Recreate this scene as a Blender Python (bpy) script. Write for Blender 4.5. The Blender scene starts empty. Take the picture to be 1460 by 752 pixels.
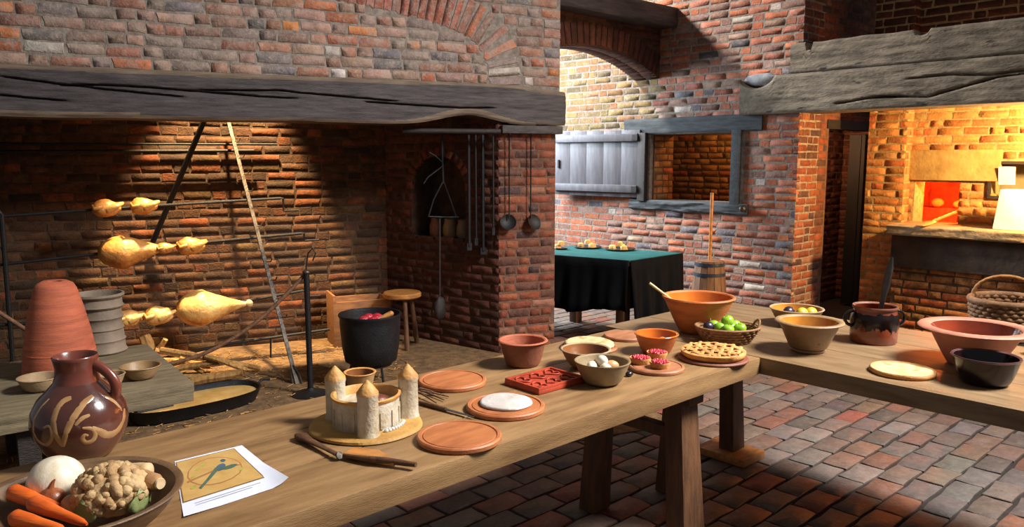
import bpy, bmesh, math, random
from mathutils import Vector, Matrix, noise
random.seed(7)
R = math.radians
S = bpy.context.scene
COL = S.collection

# ------------------------------------------------------------------ camera
F = 1100.0; H = 1.62; YH = 228.0
PITCH = math.atan((376 - YH) / F); HEAD = R(47.2)
cd = bpy.data.cameras.new('camera'); cam = bpy.data.objects.new('camera', cd); COL.objects.link(cam)
cd.sensor_width = 36; cd.lens = F / 1460 * 36; cd.clip_start = 0.05; cd.clip_end = 100
cam.location = (0, 0, H); cam.rotation_euler = (R(90) - PITCH, 0, HEAD - R(90))
S.camera = cam
S.view_settings.view_transform = 'Standard'; S.view_settings.look = 'None'
S.view_settings.gamma = 1; S.view_settings.use_curve_mapping = False
S.view_settings.exposure = 0.8

# ------------------------------------------------------------------ world and big lights
W = bpy.data.worlds.new('world'); S.world = W; W.use_nodes = True
bg = W.node_tree.nodes['Background']; bg.inputs[0].default_value = (0.95, 0.96, 1.0, 1); bg.inputs[1].default_value = 0.10

def lamp(name, kind, loc, target, energy, color, size=1.0, size_y=None, spot=None, blend=0.5):
    l = bpy.data.lights.new(name, kind); l.energy = energy; l.color = color
    if kind == 'AREA':
        l.size = size
        if size_y: l.shape = 'RECTANGLE'; l.size_y = size_y
    else:
        l.shadow_soft_size = size
    if kind == 'SPOT': l.spot_size = R(spot); l.spot_blend = blend
    o = bpy.data.objects.new(name, l); COL.objects.link(o); o.location = loc
    if target is not None:
        o.rotation_euler = (Vector(target) - Vector(loc)).to_track_quat('-Z', 'Y').to_euler()
    return o
# high window on the right, high window in the passage at the left, tall window of the passage
k_ = lamp('window_light_right', 'AREA', (4.9, -1.4, 5.6), (2.5, 2.2, 0.8), 185, (1.0, 0.97, 0.94), 1.4, 1.8); k_.data.spread = R(92)
lamp('window_light_high', 'AREA', (5.2, 7.5, 5.3), (7.05, 4.2, 3.0), 340, (1.0, 0.95, 0.90), 0.5, 0.5)
lamp('window_light_passage', 'AREA', (5.6, 8.6, 2.6), (6.3, 5.5, 0.3), 270, (0.80, 0.91, 1.0), 1.0, 1.6)
# lamp up in the chimney, lamps of the bake oven, added doorway fill, room beyond the hatch
lamp('hearth_lamp', 'SPOT', (2.53, 5.80, 3.55), (2.57, 6.20, 0.5), 1300, (1.0, 0.70, 0.36), 0.05, spot=46, blend=0.35)
lamp('oven_lamp', 'SPOT', (7.18, 1.22, 1.88), (7.75, 2.1, 1.15), 330, (1.0, 0.60, 0.22), 0.08, spot=165, blend=0.6)
lamp('oven_fire_lamp', 'POINT', (8.32, 2.62, 1.42), None, 45, (1.0, 0.14, 0.02), 0.05)
lamp('hatch_lamp', 'POINT', (7.95, 4.55, 2.2), None, 13, (1.0, 0.52, 0.16), 0.10)
lamp('doorway_fill', 'POINT', (7.85, 3.86, 1.85), None, 18.0, (1.0, 0.50, 0.22), 0.05)  # unseen fill, added to brighten the bricks inside the doorway

# ------------------------------------------------------------------ picture-to-place helpers
fwv = Vector((math.cos(HEAD), math.sin(HEAD), 0)); rtv = Vector((math.sin(HEAD), -math.cos(HEAD), 0))
def ray(px, py):
    u = (px - 730) / F; v = (py - 376) / F
    a = math.cos(PITCH) - v * math.sin(PITCH)
    return fwv * a + rtv * u + Vector((0, 0, -math.sin(PITCH) - v * math.cos(PITCH)))
CAM = Vector((0, 0, H))
def at(px, py, z):
    d = ray(px, py); return CAM + d * ((z - H) / d.z)
def onx(px, py, x):
    d = ray(px, py); return CAM + d * (x / d.x)
def ony(px, py, y):
    d = ray(px, py); return CAM + d * (y / d.y)
def atd(px, py, p):
    """point seen at the pixel, as far ahead as p"""
    d = ray(px, py); return CAM + d * ((p - CAM).dot(fwv) / d.dot(fwv))
def proj(p):
    q = p - CAM; a = q.dot(fwv); b = q.dot(rtv); c = q.z
    f = a * math.cos(PITCH) - c * math.sin(PITCH); up = a * math.sin(PITCH) + c * math.cos(PITCH)
    if f < 0.05: return None
    return 730 + F * b / f, 376 - F * up / f, f
FO = Vector((4.78, 4.55, 0)); TH = R(-18.8)
FU = Vector((math.cos(TH), math.sin(TH), 0)); FN = Vector((math.sin(TH), -math.cos(TH), 0))   # along the fireplace; out of it
def fp(t, dep, z): return FO + FU * t - FN * dep + Vector((0, 0, z))
def onf(px, py, dep=0):
    d = ray(px, py); o = FO - FN * dep
    return CAM + d * (o.dot(FN) / d.dot(FN))
def ft(p): return (p - FO).dot(FU)

# ------------------------------------------------------------------ materials
def lin(c):
    return tuple((x / 12.92 if x <= .04045 else ((x + .055) / 1.055) ** 2.4) for x in [k / 255 for k in c])
def nodes(m): return m.node_tree.nodes, m.node_tree.links
MATS = {}
def mat(name, rgb, rough=0.7, rgb2=None, scale=8, bump=0.0, bscale=60, stretch=None, metal=0, coat=0, spec=0.5, contrast=(0.35, 0.65), sub=0, speck=None):
    """noise mix of two colours with fine relief"""
    m = bpy.data.materials.new(name); m.use_nodes = True; N, L = nodes(m)
    b = N['Principled BSDF']; b.inputs['Roughness'].default_value = rough; b.inputs['Metallic'].default_value = metal
    b.inputs['Coat Weight'].default_value = coat; b.inputs['Coat Roughness'].default_value = 0.08
    b.inputs['Specular IOR Level'].default_value = spec
    if sub: b.inputs['Subsurface Weight'].default_value = sub; b.inputs['Subsurface Scale'].default_value = 0.01
    c1 = (*lin(rgb), 1); c2 = (*lin(rgb2), 1) if rgb2 else tuple(min(1, k * 0.7) for k in c1[:3]) + (1,)
    tc = N.new('ShaderNodeTexCoord'); mp = N.new('ShaderNodeMapping'); L.new(tc.outputs['Object'], mp.inputs[0])
    if stretch: mp.inputs['Scale'].default_value = stretch
    nz = N.new('ShaderNodeTexNoise'); nz.inputs['Scale'].default_value = scale; nz.inputs['Detail'].default_value = 6; nz.inputs['Roughness'].default_value = .6
    L.new(mp.outputs[0], nz.inputs['Vector'])
    rp = N.new('ShaderNodeValToRGB'); rp.color_ramp.elements[0].position = contrast[0]; rp.color_ramp.elements[1].position = contrast[1]
    rp.color_ramp.elements[0].color = c2; rp.color_ramp.elements[1].color = c1
    L.new(nz.outputs['Fac'], rp.inputs[0]); out = rp.outputs[0]
    if speck:
        n3 = N.new('ShaderNodeTexNoise'); n3.inputs['Scale'].default_value = speck[1]; n3.inputs['Detail'].default_value = 3
        L.new(mp.outputs[0], n3.inputs['Vector'])
        r3 = N.new('ShaderNodeValToRGB'); r3.color_ramp.elements[0].position = speck[2]; r3.color_ramp.elements[1].position = speck[2] + .06
        L.new(n3.outputs['Fac'], r3.inputs[0]); mx = N.new('ShaderNodeMix'); mx.data_type = 'RGBA'
        L.new(r3.outputs[0], mx.inputs[0]); L.new(out, mx.inputs[6]); mx.inputs[7].default_value = (*lin(speck[0]), 1); out = mx.outputs[2]
    L.new(out, b.inputs['Base Color'])
    if bump:
        n2 = N.new('ShaderNodeTexNoise'); n2.inputs['Scale'].default_value = bscale; n2.inputs['Detail'].default_value = 5
        L.new(mp.outputs[0], n2.inputs['Vector'])
        bp = N.new('ShaderNodeBump'); bp.inputs['Strength'].default_value = bump; bp.inputs['Distance'].default_value = 0.01
        L.new(n2.outputs['Fac'], bp.inputs['Height']); L.new(bp.outputs[0], b.inputs['Normal'])
    MATS[name] = m; return m

def brick_mat(name, joined, smear, smear_rgb, dirt=0.35, rough=.85, bump=.5, smear_pos=.56, fleck=.25):
    """the piece's own colour with mottling, lime smears and dark stains"""
    m = bpy.data.materials.new(name); m.use_nodes = True; N, L = nodes(m)
    b = N['Principled BSDF']; b.inputs['Roughness'].default_value = rough; b.inputs['Specular IOR Level'].default_value = .3
    if joined:
        c = N.new('ShaderNodeAttribute'); c.attribute_name = 'Col'; cs = c.outputs['Color']
    else:
        c = N.new('ShaderNodeObjectInfo'); cs = c.outputs['Color']
    g = N.new('ShaderNodeNewGeometry')
    n1 = N.new('ShaderNodeTexNoise'); n1.inputs['Scale'].default_value = 14; n1.inputs['Detail'].default_value = 8; n1.inputs['Roughness'].default_value = .7
    L.new(g.outputs['Position'], n1.inputs['Vector'])
    r1 = N.new('ShaderNodeMapRange'); r1.inputs[1].default_value = .3; r1.inputs[2].default_value = .7; r1.inputs[3].default_value = 1 - dirt; r1.inputs[4].default_value = 1.0 + dirt * .7
    L.new(n1.outputs['Fac'], r1.inputs[0])
    mu = N.new('ShaderNodeMix'); mu.data_type = 'RGBA'; mu.blend_type = 'MULTIPLY'; mu.inputs[0].default_value = 1
    L.new(cs, mu.inputs[6]); L.new(r1.outputs[0], mu.inputs[7])
    n2 = N.new('ShaderNodeTexNoise'); n2.inputs['Scale'].default_value = 9; n2.inputs['Detail'].default_value = 9; n2.inputs['Roughness'].default_value = .75
    L.new(g.outputs['Position'], n2.inputs['Vector'])
    r2 = N.new('ShaderNodeMapRange'); r2.inputs[1].default_value = smear_pos; r2.inputs[2].default_value = smear_pos + .14; r2.inputs[4].default_value = smear
    L.new(n2.outputs['Fac'], r2.inputs[0])
    mx = N.new('ShaderNodeMix'); mx.data_type = 'RGBA'; L.new(r2.outputs[0], mx.inputs[0]); L.new(mu.outputs[2], mx.inputs[6]); mx.inputs[7].default_value = (*lin(smear_rgb), 1)
    n4 = N.new('ShaderNodeTexNoise'); n4.inputs['Scale'].default_value = 42; n4.inputs['Detail'].default_value = 7; n4.inputs['Roughness'].default_value = .7
    L.new(g.outputs['Position'], n4.inputs['Vector'])
    r4 = N.new('ShaderNodeMapRange'); r4.inputs[1].default_value = .54; r4.inputs[2].default_value = .66; r4.inputs[4].default_value = fleck
    L.new(n4.outputs['Fac'], r4.inputs[0])
    m4 = N.new('ShaderNodeMix'); m4.data_type = 'RGBA'; L.new(r4.outputs[0], m4.inputs[0]); L.new(mx.outputs[2], m4.inputs[6]); m4.inputs[7].default_value = (*lin(tuple(min(255, q * 1.1) for q in smear_rgb)), 1)
    r5 = N.new('ShaderNodeMapRange'); r5.inputs[1].default_value = .30; r5.inputs[2].default_value = .42; r5.inputs[3].default_value = .62; r5.inputs[4].default_value = 1
    L.new(n4.outputs['Fac'], r5.inputs[0])
    m5 = N.new('ShaderNodeMix'); m5.data_type = 'RGBA'; m5.blend_type = 'MULTIPLY'; m5.inputs[0].default_value = 1; L.new(m4.outputs[2], m5.inputs[6]); L.new(r5.outputs[0], m5.inputs[7])
    L.new(m5.outputs[2], b.inputs['Base Color'])
    n3 = N.new('ShaderNodeTexNoise'); n3.inputs['Scale'].default_value = 70; n3.inputs['Detail'].default_value = 6
    L.new(g.outputs['Position'], n3.inputs['Vector'])
    bp = N.new('ShaderNodeBump'); bp.inputs['Strength'].default_value = bump; bp.inputs['Distance'].default_value = .012
    L.new(n3.outputs['Fac'], bp.inputs['Height']); L.new(bp.outputs[0], b.inputs['Normal'])
    MATS[name] = m; return m

def glow(name, rgb, strength):
    m = bpy.data.materials.new(name); m.use_nodes = True; N, L = nodes(m); b = N['Principled BSDF']
    b.inputs['Base Color'].default_value = (*lin(rgb), 1); b.inputs['Emission Color'].default_value = (*lin(rgb), 1); b.inputs['Emission Strength'].default_value = strength
    MATS[name] = m; return m

def pair(name, *a, **k): return brick_mat(name, False, *a, **k), brick_mat(name + '_joined', True, *a, **k)
B_BREAST = pair('breast_brick', .75, (160, 142, 130), .40, smear_pos=.47, fleck=.55)
B_BACK = pair('back_brick', .55, (164, 142, 130), smear_pos=.54, fleck=.35)
B_SOOT_SHADE = pair('soot_shade_brick', .7, (58, 40, 26), .5, smear_pos=.47, fleck=.3)  # hearth soot; also carries the painted recess shade above the oven beam
B_PIER = pair('pier_brick', .5, (124, 92, 76), .45, smear_pos=.52)
B_OVEN = pair('oven_brick', .4, (170, 130, 80))
B_FLOOR = pair('floor_paver', .45, (128, 122, 118), .3, .55, .25, smear_pos=.55)
B_ASH = pair('hearth_paver', .6, (128, 98, 62), .4, .9, .5, smear_pos=.5)

M_MORT = mat('lime_mortar', (150, 138, 126), .95, (112, 100, 90), 20, .6, 60)
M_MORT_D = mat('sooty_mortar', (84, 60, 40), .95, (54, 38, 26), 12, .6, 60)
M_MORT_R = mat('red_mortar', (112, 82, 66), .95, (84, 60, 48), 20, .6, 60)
M_MORT_F = mat('floor_joint', (52, 42, 36), .95, (34, 27, 24), 20, .4, 60)
M_MORT_Y = mat('yellow_mortar', (166, 142, 98), .95, (130, 108, 72), 20, .6, 60)
M_BEAM = mat('smoked_oak', (80, 71, 70), .62, (48, 42, 41), 5, .5, 40, (1.0, 7, 9))
M_WANE = mat('pale_sapwood', (122, 104, 86), .75, (92, 76, 62), 5, .4, 40, (1.0, 8, 8))
M_GREYOAK = mat('weathered_grey_oak', (126, 114, 96), .85, (84, 73, 60), 4, .6, 30, (1.0, 2.5, 3), speck=((48, 41, 36), 5, .64))
M_BLUEOAK = mat('blue_grey_oak', (70, 76, 80), .8, (44, 48, 52), 6, .6, 40, (1.0, 5, 6))
M_DARKOAK = mat('dark_oak', (44, 33, 29), .6, (26, 20, 18), 6, .5, 40, (1.0, 6, 6))
M_SHUT = mat('shutter_board', (92, 90, 96), .5, (74, 70, 76), 4, .2, 50, (4, 7, 1.0))
M_TABLE = mat('scrubbed_oak', (152, 118, 78), .46, (112, 82, 50), 3.0, .25, 50, (1.2, 9, 9), contrast=(.3, .7), speck=((106, 76, 46), 3.5, .66))
M_TABLE2 = mat('scrubbed_oak_across', (146, 120, 88), .44, (112, 84, 54), 3.0, .25, 50, (9, 1.2, 9), contrast=(.3, .7), speck=((100, 76, 50), 3.5, .66))
M_LEG = mat('brown_oak', (104, 68, 40), .6, (72, 45, 26), 5, .3, 40, (8, 8, 1.2))
M_IRON = mat('black_iron', (20, 19, 20), .6, (13, 12, 12), 15, .3, 80, metal=.2)
M_STEEL = mat('worn_steel', (88, 80, 72), .5, (48, 42, 38), 18, .3, 80, metal=.7)
M_CAST = mat('cast_iron', (30, 31, 36), .55, (20, 20, 24), 15, .3, 90, metal=.3)
M_ROPE = mat('brown_rope', (122, 84, 58), .8, (84, 56, 38), 40, .4, 120)
M_TERRA = mat('terracotta', (176, 98, 66), .7, (150, 78, 52), 6, .25, 70, (1, 1, 5))
M_TERRA_RED = mat('red_terracotta', (176, 66, 38), .5, (146, 50, 28), 9, .2, 80)
M_TERRA_D = mat('brown_terracotta', (142, 84, 58), .6, (108, 62, 44), 8, .2, 70)
M_CONE = mat('orange_terracotta', (186, 98, 66), .8, (150, 76, 52), 5, .3, 60, (1, 1, 9))
M_ORANGE = mat('orange_earthenware', (196, 116, 58), .55, (164, 88, 44), 6, .15, 70, (1, 1, 4))
M_ORANGE_G = mat('orange_glaze', (206, 112, 36), .16, (170, 82, 22), 5, .03, 60, coat=.6)
M_OCHRE = mat('ochre_glaze', (190, 128, 46), .15, (150, 92, 30), 5, .03, 60, coat=.6)
M_BUFF = mat('buff_stoneware', (158, 128, 88), .5, (120, 92, 60), 6, .15, 70)
M_BUFF2 = mat('speckled_stoneware', (146, 116, 80), .45, (116, 88, 58), 6, .15, 70, speck=((62, 44, 30), 22, .68))
M_GREYW = mat('olive_stoneware', (146, 126, 92), .5, (114, 96, 68), 7, .15, 70)
M_JAR = mat('grey_clay', (134, 118, 100), .75, (104, 90, 76), 6, .2, 70)
M_GREYB = mat('pale_clay', (168, 142, 108), .75, (128, 104, 76), 6, .2, 70)
M_PINK = mat('pink_earthenware', (186, 122, 96), .6, (160, 98, 76), 6, .15, 70)
M_REDG = mat('red_brown_glaze', (140, 56, 30), .14, (104, 38, 20), 5, .03, 60, coat=.6)
M_JUG = mat('brown_slip_glaze', (94, 50, 38), .20, (66, 36, 30), 5, .05, 60, coat=.6)
M_JUGTOP = mat('russet_slip_glaze', (128, 62, 44), .28, (96, 48, 38), 5, .05, 60, coat=.4)
M_SLIP = mat('cream_slip', (176, 138, 92), .25, (140, 100, 62), 14, .03, 60, coat=.5)
M_BLACKG = mat('black_brown_glaze', (34, 17, 17), .16, (20, 11, 13), 5, .03, 60, coat=.15, spec=.35)
M_BLACKR = mat('plum_rim_glaze', (104, 74, 76), .2, (70, 46, 50), 8, .03, 60, coat=.6)
M_POTBASE = mat('russet_glaze', (146, 72, 44), .2, (104, 46, 30), 5, .05, 60, coat=.5)
M_DRIP = mat('black_drip_glaze', (30, 16, 13), .25, (18, 10, 10), 6, .03, 60, coat=.15, spec=.35)
M_BOARD = mat('red_brown_wood', (182, 112, 66), .5, (152, 88, 50), 4, .15, 60, (2, 8, 4))
M_BOARD2 = mat('pale_brown_wood', (170, 112, 76), .55, (138, 86, 56), 4, .15, 60, (2, 8, 4))
M_WOODB = mat('turned_bowl_wood', (122, 92, 62), .5, (88, 64, 42), 4, .2, 60, (3, 3, 10))
M_HONEY = mat('honey_wood', (190, 128, 66), .5, (150, 96, 46), 4, .15, 60, (3, 10, 10))
M_PASTE = mat('baked_pastry', (206, 152, 86), .7, (170, 112, 56), 14, .4, 60)
M_PASTEP = mat('pale_pastry', (206, 184, 140), .7, (182, 152, 102), 16, .4, 60, speck=((176, 134, 78), 14, .6))
M_ICING = mat('white_icing', (204, 198, 192), .5, (176, 168, 160), 10, .3, 50)
M_CASTLE = mat('silvered_crust', (202, 194, 176), .32, (164, 148, 120), 16, .5, 60)
M_CASTLETOP = mat('golden_crust', (206, 156, 88), .6, (176, 122, 62), 16, .4, 60)
M_CASTLEBASE = mat('yellow_crust', (186, 144, 74), .65, (158, 114, 52), 9, .4, 60)
M_FILL = mat('meat_filling', (128, 66, 40), .4, (84, 40, 24), 20, .6, 50)
M_BROTH = mat('brown_batter', (134, 84, 46), .25, (108, 62, 32), 8, .1, 40)
M_RASP = mat('red_berry', (200, 50, 66), .35, (160, 28, 44), 25, .6, 90, coat=.2)
M_ONION = mat('white_onion', (232, 224, 206), .3, (206, 190, 160), 5, .1, 40, (8, 8, 1), sub=.1)
M_ONIONB = mat('brown_onion', (150, 84, 44), .35, (112, 56, 28), 6, .1, 40, (8, 8, 1))
M_CARROT = mat('carrot', (226, 106, 30), .45, (196, 80, 20), 8, .2, 40, (1, 1, 8))
M_CAUL = mat('cauliflower_curd', (200, 170, 122), .7, (150, 112, 68), 12, .5, 90)
M_CAULL = mat('cauliflower_leaf', (150, 156, 100), .6, (104, 116, 66), 9, .3, 50)
M_ROOT = mat('parsnip_skin', (186, 146, 98), .65, (146, 104, 62), 9, .3, 60)
M_ROOTC = mat('parsnip_cut', (222, 198, 156), .6, (190, 156, 110), 12, .2, 60)
M_APPLE = mat('green_apple', (150, 190, 50), .3, (112, 160, 34), 6, .05, 40, coat=.3)
M_PLUM = mat('dark_plum', (44, 32, 52), .35, (30, 22, 36), 6, .05, 40)
M_LEMON = mat('yellow_fruit', (210, 190, 60), .4, (176, 156, 40), 8, .15, 80)
M_EGGW = mat('white_egg', (232, 222, 204), .4, (214, 200, 176), 10)
M_EGGB = mat('brown_egg', (208, 156, 108), .4, (188, 134, 88), 10)
M_PAPER = mat('white_paper', (216, 220, 232), .7, (206, 210, 224), 8)
M_PRINT = mat('ochre_print', (196, 160, 96), .6, (176, 136, 74), 16, contrast=(.3, .7))
M_PRINT_EDGE = mat('brown_print', (128, 96, 60), .6, (104, 76, 46), 12)
M_PRINT_RED = mat('russet_print', (170, 96, 58), .6, (150, 110, 70), 20)
M_PRINT_GREEN = mat('green_print', (86, 108, 84), .6, (70, 90, 78), 30)
M_PRINT_BLUE = mat('blue_print', (78, 100, 116), .6, (60, 84, 96), 30)
M_PRINT_YEL = mat('yellow_print', (168, 160, 70), .6, (150, 140, 60), 30)
M_INK = mat('grey_ink', (140, 142, 152), .7, (128, 130, 142), 30)
M_MEAT = mat('roast_meat', (206, 146, 74), .45, (160, 88, 34), 7, .6, 40, coat=.15)
M_MEATF = mat('pale_roast_fat', (228, 188, 116), .4, (190, 120, 52), 6, .6, 35, coat=.2)
M_BONE = mat('bone', (218, 196, 150), .5, (186, 156, 110), 9, .2, 40)
M_LOG = mat('dry_firewood', (196, 150, 84), .8, (134, 92, 48), 6, .5, 40, (8, 8, 1.5))
M_PLANKD = mat('grey_brown_plank', (126, 112, 84), .8, (92, 80, 60), 5, .4, 40, (1.2, 8, 8))
M_DUMP = mat('rendered_fat', (216, 180, 110), .16, (190, 148, 80), 8, .1, 30, coat=.5)
M_CLOTH_SHADE = mat('cloth_shade_tone', (12, 12, 14), .95, (8, 8, 10), 10, .2, 200, spec=.1)  # shade on the hanging sides, put into the cloth colour
M_CLOTH_LIT = mat('cloth_lit_tone', (24, 92, 92), .9, (18, 76, 78), 10, .2, 200, spec=.2)  # window light on the cloth top, put into its colour
M_BREAD = mat('bread', (226, 190, 120), .7, (196, 148, 80), 12, .3, 60)
M_CHEESE = mat('cheese', (232, 200, 120), .5, (220, 180, 96), 9, .1, 60)
M_PLATEB = mat('black_plate', (32, 26, 24), .3, (22, 18, 18), 9)
M_STAVE = mat('barrel_stave', (122, 86, 56), .55, (92, 62, 40), 5, .3, 40, (8, 8, 1))
M_HOOP = mat('blue_hoop', (66, 76, 92), .4, (48, 56, 70), 12, .2, 60, metal=.6)
M_WICK = mat('wicker', (150, 108, 66), .7, (110, 74, 44), 22, .3, 90)
M_WICK_LIT = mat('lit_wicker', (186, 132, 66), .7, (146, 96, 44), 22, .3, 90)  # brighter wicker, lamp light put into the basket handle's colour
M_STONE = mat('sandstone', (176, 146, 92), .85, (142, 114, 68), 5, .4, 40)
M_LEDGE = mat('ledge_stone', (150, 128, 96), .8, (110, 90, 64), 6, .6, 30)
M_DSTONE = mat('dark_stone', (70, 54, 40), .85, (46, 35, 27), 7, .7, 25)
M_DOOR = mat('black_door', (22, 20, 22), .6, (15, 14, 16), 6, .3, 40, (8, 8, 1))
M_CARD = mat('white_card', (240, 236, 220), .6, (230, 222, 196), 5)
M_PLASTER = mat('grey_plaster', (118, 110, 84), .9, (96, 88, 66), 8, .4, 40)
M_SOOTBACK = mat('soot', (24, 19, 17), .95, (14, 11, 10), 6, .4, 30)
M_REDROOM = mat('oven_lining', (170, 90, 60), .8, (120, 56, 36), 7, .4, 30)
M_WOODT = mat('trough_wood', (138, 92, 52), .65, (100, 64, 36), 5, .2, 50, (1.5, 8, 8))
M_METALG = mat('grey_metal', (88, 84, 82), .4, (64, 62, 62), 12, metal=.5)
M_RUBBLE = mat('straw_ash', (122, 92, 56), .95, (82, 60, 38), 14, .8, 50)

# ------------------------------------------------------------------ mesh builder
class MB:
    def __init__(s): s.v = []; s.f = []; s.m = []
    def add(s, vs, fs, mi=0):
        o = len(s.v); s.v += [tuple(v) for v in vs]; s.f += [tuple(i + o for i in f) for f in fs]
        s.m += [mi] * len(fs) if isinstance(mi, int) else list(mi)
        return s
    def box(s, c, d, rot=None, mi=0, taper=(1, 1), shift=(0, 0)):
        vs = []
        for z in (-1, 1):
            for x, y in ((-1, -1), (1, -1), (1, 1), (-1, 1)):
                k = taper if z > 0 else (1, 1); sh = shift if z > 0 else (0, 0)
                p = Vector((x * d[0] / 2 * k[0] + sh[0], y * d[1] / 2 * k[1] + sh[1], z * d[2] / 2))
                if rot is not None: p = rot @ p
                vs.append(p + Vector(c))
        return s.add(vs, [(3, 2, 1, 0), (4, 5, 6, 7), (0, 1, 5, 4), (1, 2, 6, 5), (2, 3, 7, 6), (3, 0, 4, 7)], mi)
    def lathe(s, prof, seg=40, c=(0, 0, 0), mi=0, wob=0, sx=1, sy=1, rot=None, seed=0):
        vs = []; fs = []; n = len(prof); mm = []
        for j in range(seg):
            a = 2 * math.pi * j / seg
            for i, q in enumerate(prof):
                r = q[0] * (1 + wob * noise.noise((math.cos(a) * 1.3 + seed, math.sin(a) * 1.3, q[1] * 9)))
                p = Vector((r * math.cos(a) * sx, r * math.sin(a) * sy, q[1]))
                if rot is not None: p = rot @ p
                vs.append(p + Vector(c))
        for j in range(seg):
            k = (j + 1) % seg
            for i in range(n - 1):
                fs.append((j * n + i, k * n + i, k * n + i + 1, j * n + i + 1)); mm.append(mi if isinstance(mi, int) else mi[i])
        return s.add(vs, fs, mm)
    def tube(s, pts, r, seg=8, mi=0, caps=True, flat=1.0):
        pts = [Vector(p) for p in pts]; n = len(pts); rs = r if isinstance(r, (list, tuple)) else [r] * n
        vs = []; fs = []; up = None
        for i, p in enumerate(pts):
            t = (pts[min(i + 1, n - 1)] - pts[max(i - 1, 0)]).normalized()
            if up is None:
                up = Vector((0, 0, 1)) if abs(t.z) < .9 else Vector((1, 0, 0))
            a = t.cross(up).normalized(); up = a.cross(t).normalized()
            for k in range(seg):
                w = 2 * math.pi * k / seg; vs.append(p + (a * math.cos(w) + up * math.sin(w) * flat) * rs[i])
        for i in range(n - 1):
            for k in range(seg):
                l = (k + 1) % seg; fs.append((i * seg + k, i * seg + l, (i + 1) * seg + l, (i + 1) * seg + k))
        if caps: fs.append(tuple(range(seg))[::-1]); fs.append(tuple((n - 1) * seg + k for k in range(seg)))
        return s.add(vs, fs, mi)
    def ball(s, c, r, seg=20, rings=12, mi=0, rot=None, amp=0, freq=3, seed=0, taper=0):
        if not isinstance(r, (tuple, list)): r = (r, r, r)
        vs = []; fs = []
        for i in range(rings + 1):
            ph = math.pi * i / rings
            for j in range(seg):
                a = 2 * math.pi * j / seg; u = Vector((math.sin(ph) * math.cos(a), math.sin(ph) * math.sin(a), math.cos(ph)))
                k = 1 + amp * noise.fractal(u * freq + Vector((seed, seed * 2.3, 0)), 1, 2, 3)
                tp = 1 + taper * u.x
                p = Vector((u.x * r[0] * k, u.y * r[1] * k * tp, u.z * r[2] * k * tp))
                if rot is not None: p = rot @ p
                vs.append(p + Vector(c))
        for i in range(rings):
            for j in range(seg):
                k = (j + 1) % seg; fs.append((i * seg + j, (i + 1) * seg + j, (i + 1) * seg + k, i * seg + k))
        return s.add(vs, fs, mi)
    def mesh(s, name, mats, ang=35, bevel=0, merge=True):
        bm = bmesh.new(); vv = [bm.verts.new(v) for v in s.v]
        for f, m in zip(s.f, s.m):
            try:
                q = bm.faces.new([vv[i] for i in f]); q.material_index = m
            except ValueError: pass
        if merge: bmesh.ops.remove_doubles(bm, verts=bm.verts, dist=1e-5)
        bmesh.ops.dissolve_degenerate(bm, edges=bm.edges, dist=1e-6)
        if bevel:
            bmesh.ops.bevel(bm, geom=[e for e in bm.edges if len(e.link_faces) == 2 and e.calc_face_angle(0) > R(50)], offset=bevel, segments=2, affect='EDGES', profile=.6)
        bmesh.ops.recalc_face_normals(bm, faces=bm.faces)
        me = bpy.data.meshes.new(name); bm.to_mesh(me); bm.free()
        for m in (mats if isinstance(mats, (list, tuple)) else [mats]): me.materials.append(m)
        me.shade_smooth(); me.set_sharp_from_angle(angle=R(ang))
        return me
    def build(s, name, mats, parent=None, loc=(0, 0, 0), ang=35, bevel=0, rot=None, merge=True):
        o = bpy.data.objects.new(name, s.mesh(name, mats, ang, bevel, merge)); COL.objects.link(o)
        o.location = loc
        if rot is not None: o.rotation_euler = rot
        if parent: o.parent = parent
        return o

def smooth(P, n=8):
    out = []
    for i in range(len(P) - 1):
        p0 = P[max(0, i - 1)]; p1 = P[i]; p2 = P[i + 1]; p3 = P[min(len(P) - 1, i + 2)]
        for k in range(n):
            t = k / n; out.append(tuple(.5 * (2 * p1[j] + (p2[j] - p0[j]) * t + (2 * p0[j] - 5 * p1[j] + 4 * p2[j] - p3[j]) * t * t + (3 * p1[j] - p0[j] - 3 * p2[j] + p3[j]) * t ** 3) for j in range(2)))
    return out + [P[-1]]
def tag(o, label=None, cat=None, group=None, kind=None):
    if label: o['label'] = label
    if cat: o['category'] = cat
    if group: o['group'] = group
    if kind: o['kind'] = kind
    return o
def thing(name, label, cat, loc=(0, 0, 0), rz=0, group=None, rot=None):
    o = bpy.data.objects.new(name, None); COL.objects.link(o); o.location = loc
    o.rotation_euler = rot if rot is not None else (0, 0, rz); o.empty_display_size = .05
    return tag(o, label, cat, group)
def copy_tree(o, parent=None):
    c = o.copy(); COL.objects.link(c)
    if parent: c.parent = parent
    for ch in o.children: copy_tree(ch, c)
    return c
def basis(u, n, v):
    return Matrix((u, -n, v)).transposed()      # local x along u, local -y out of the wall, local z along v

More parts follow.
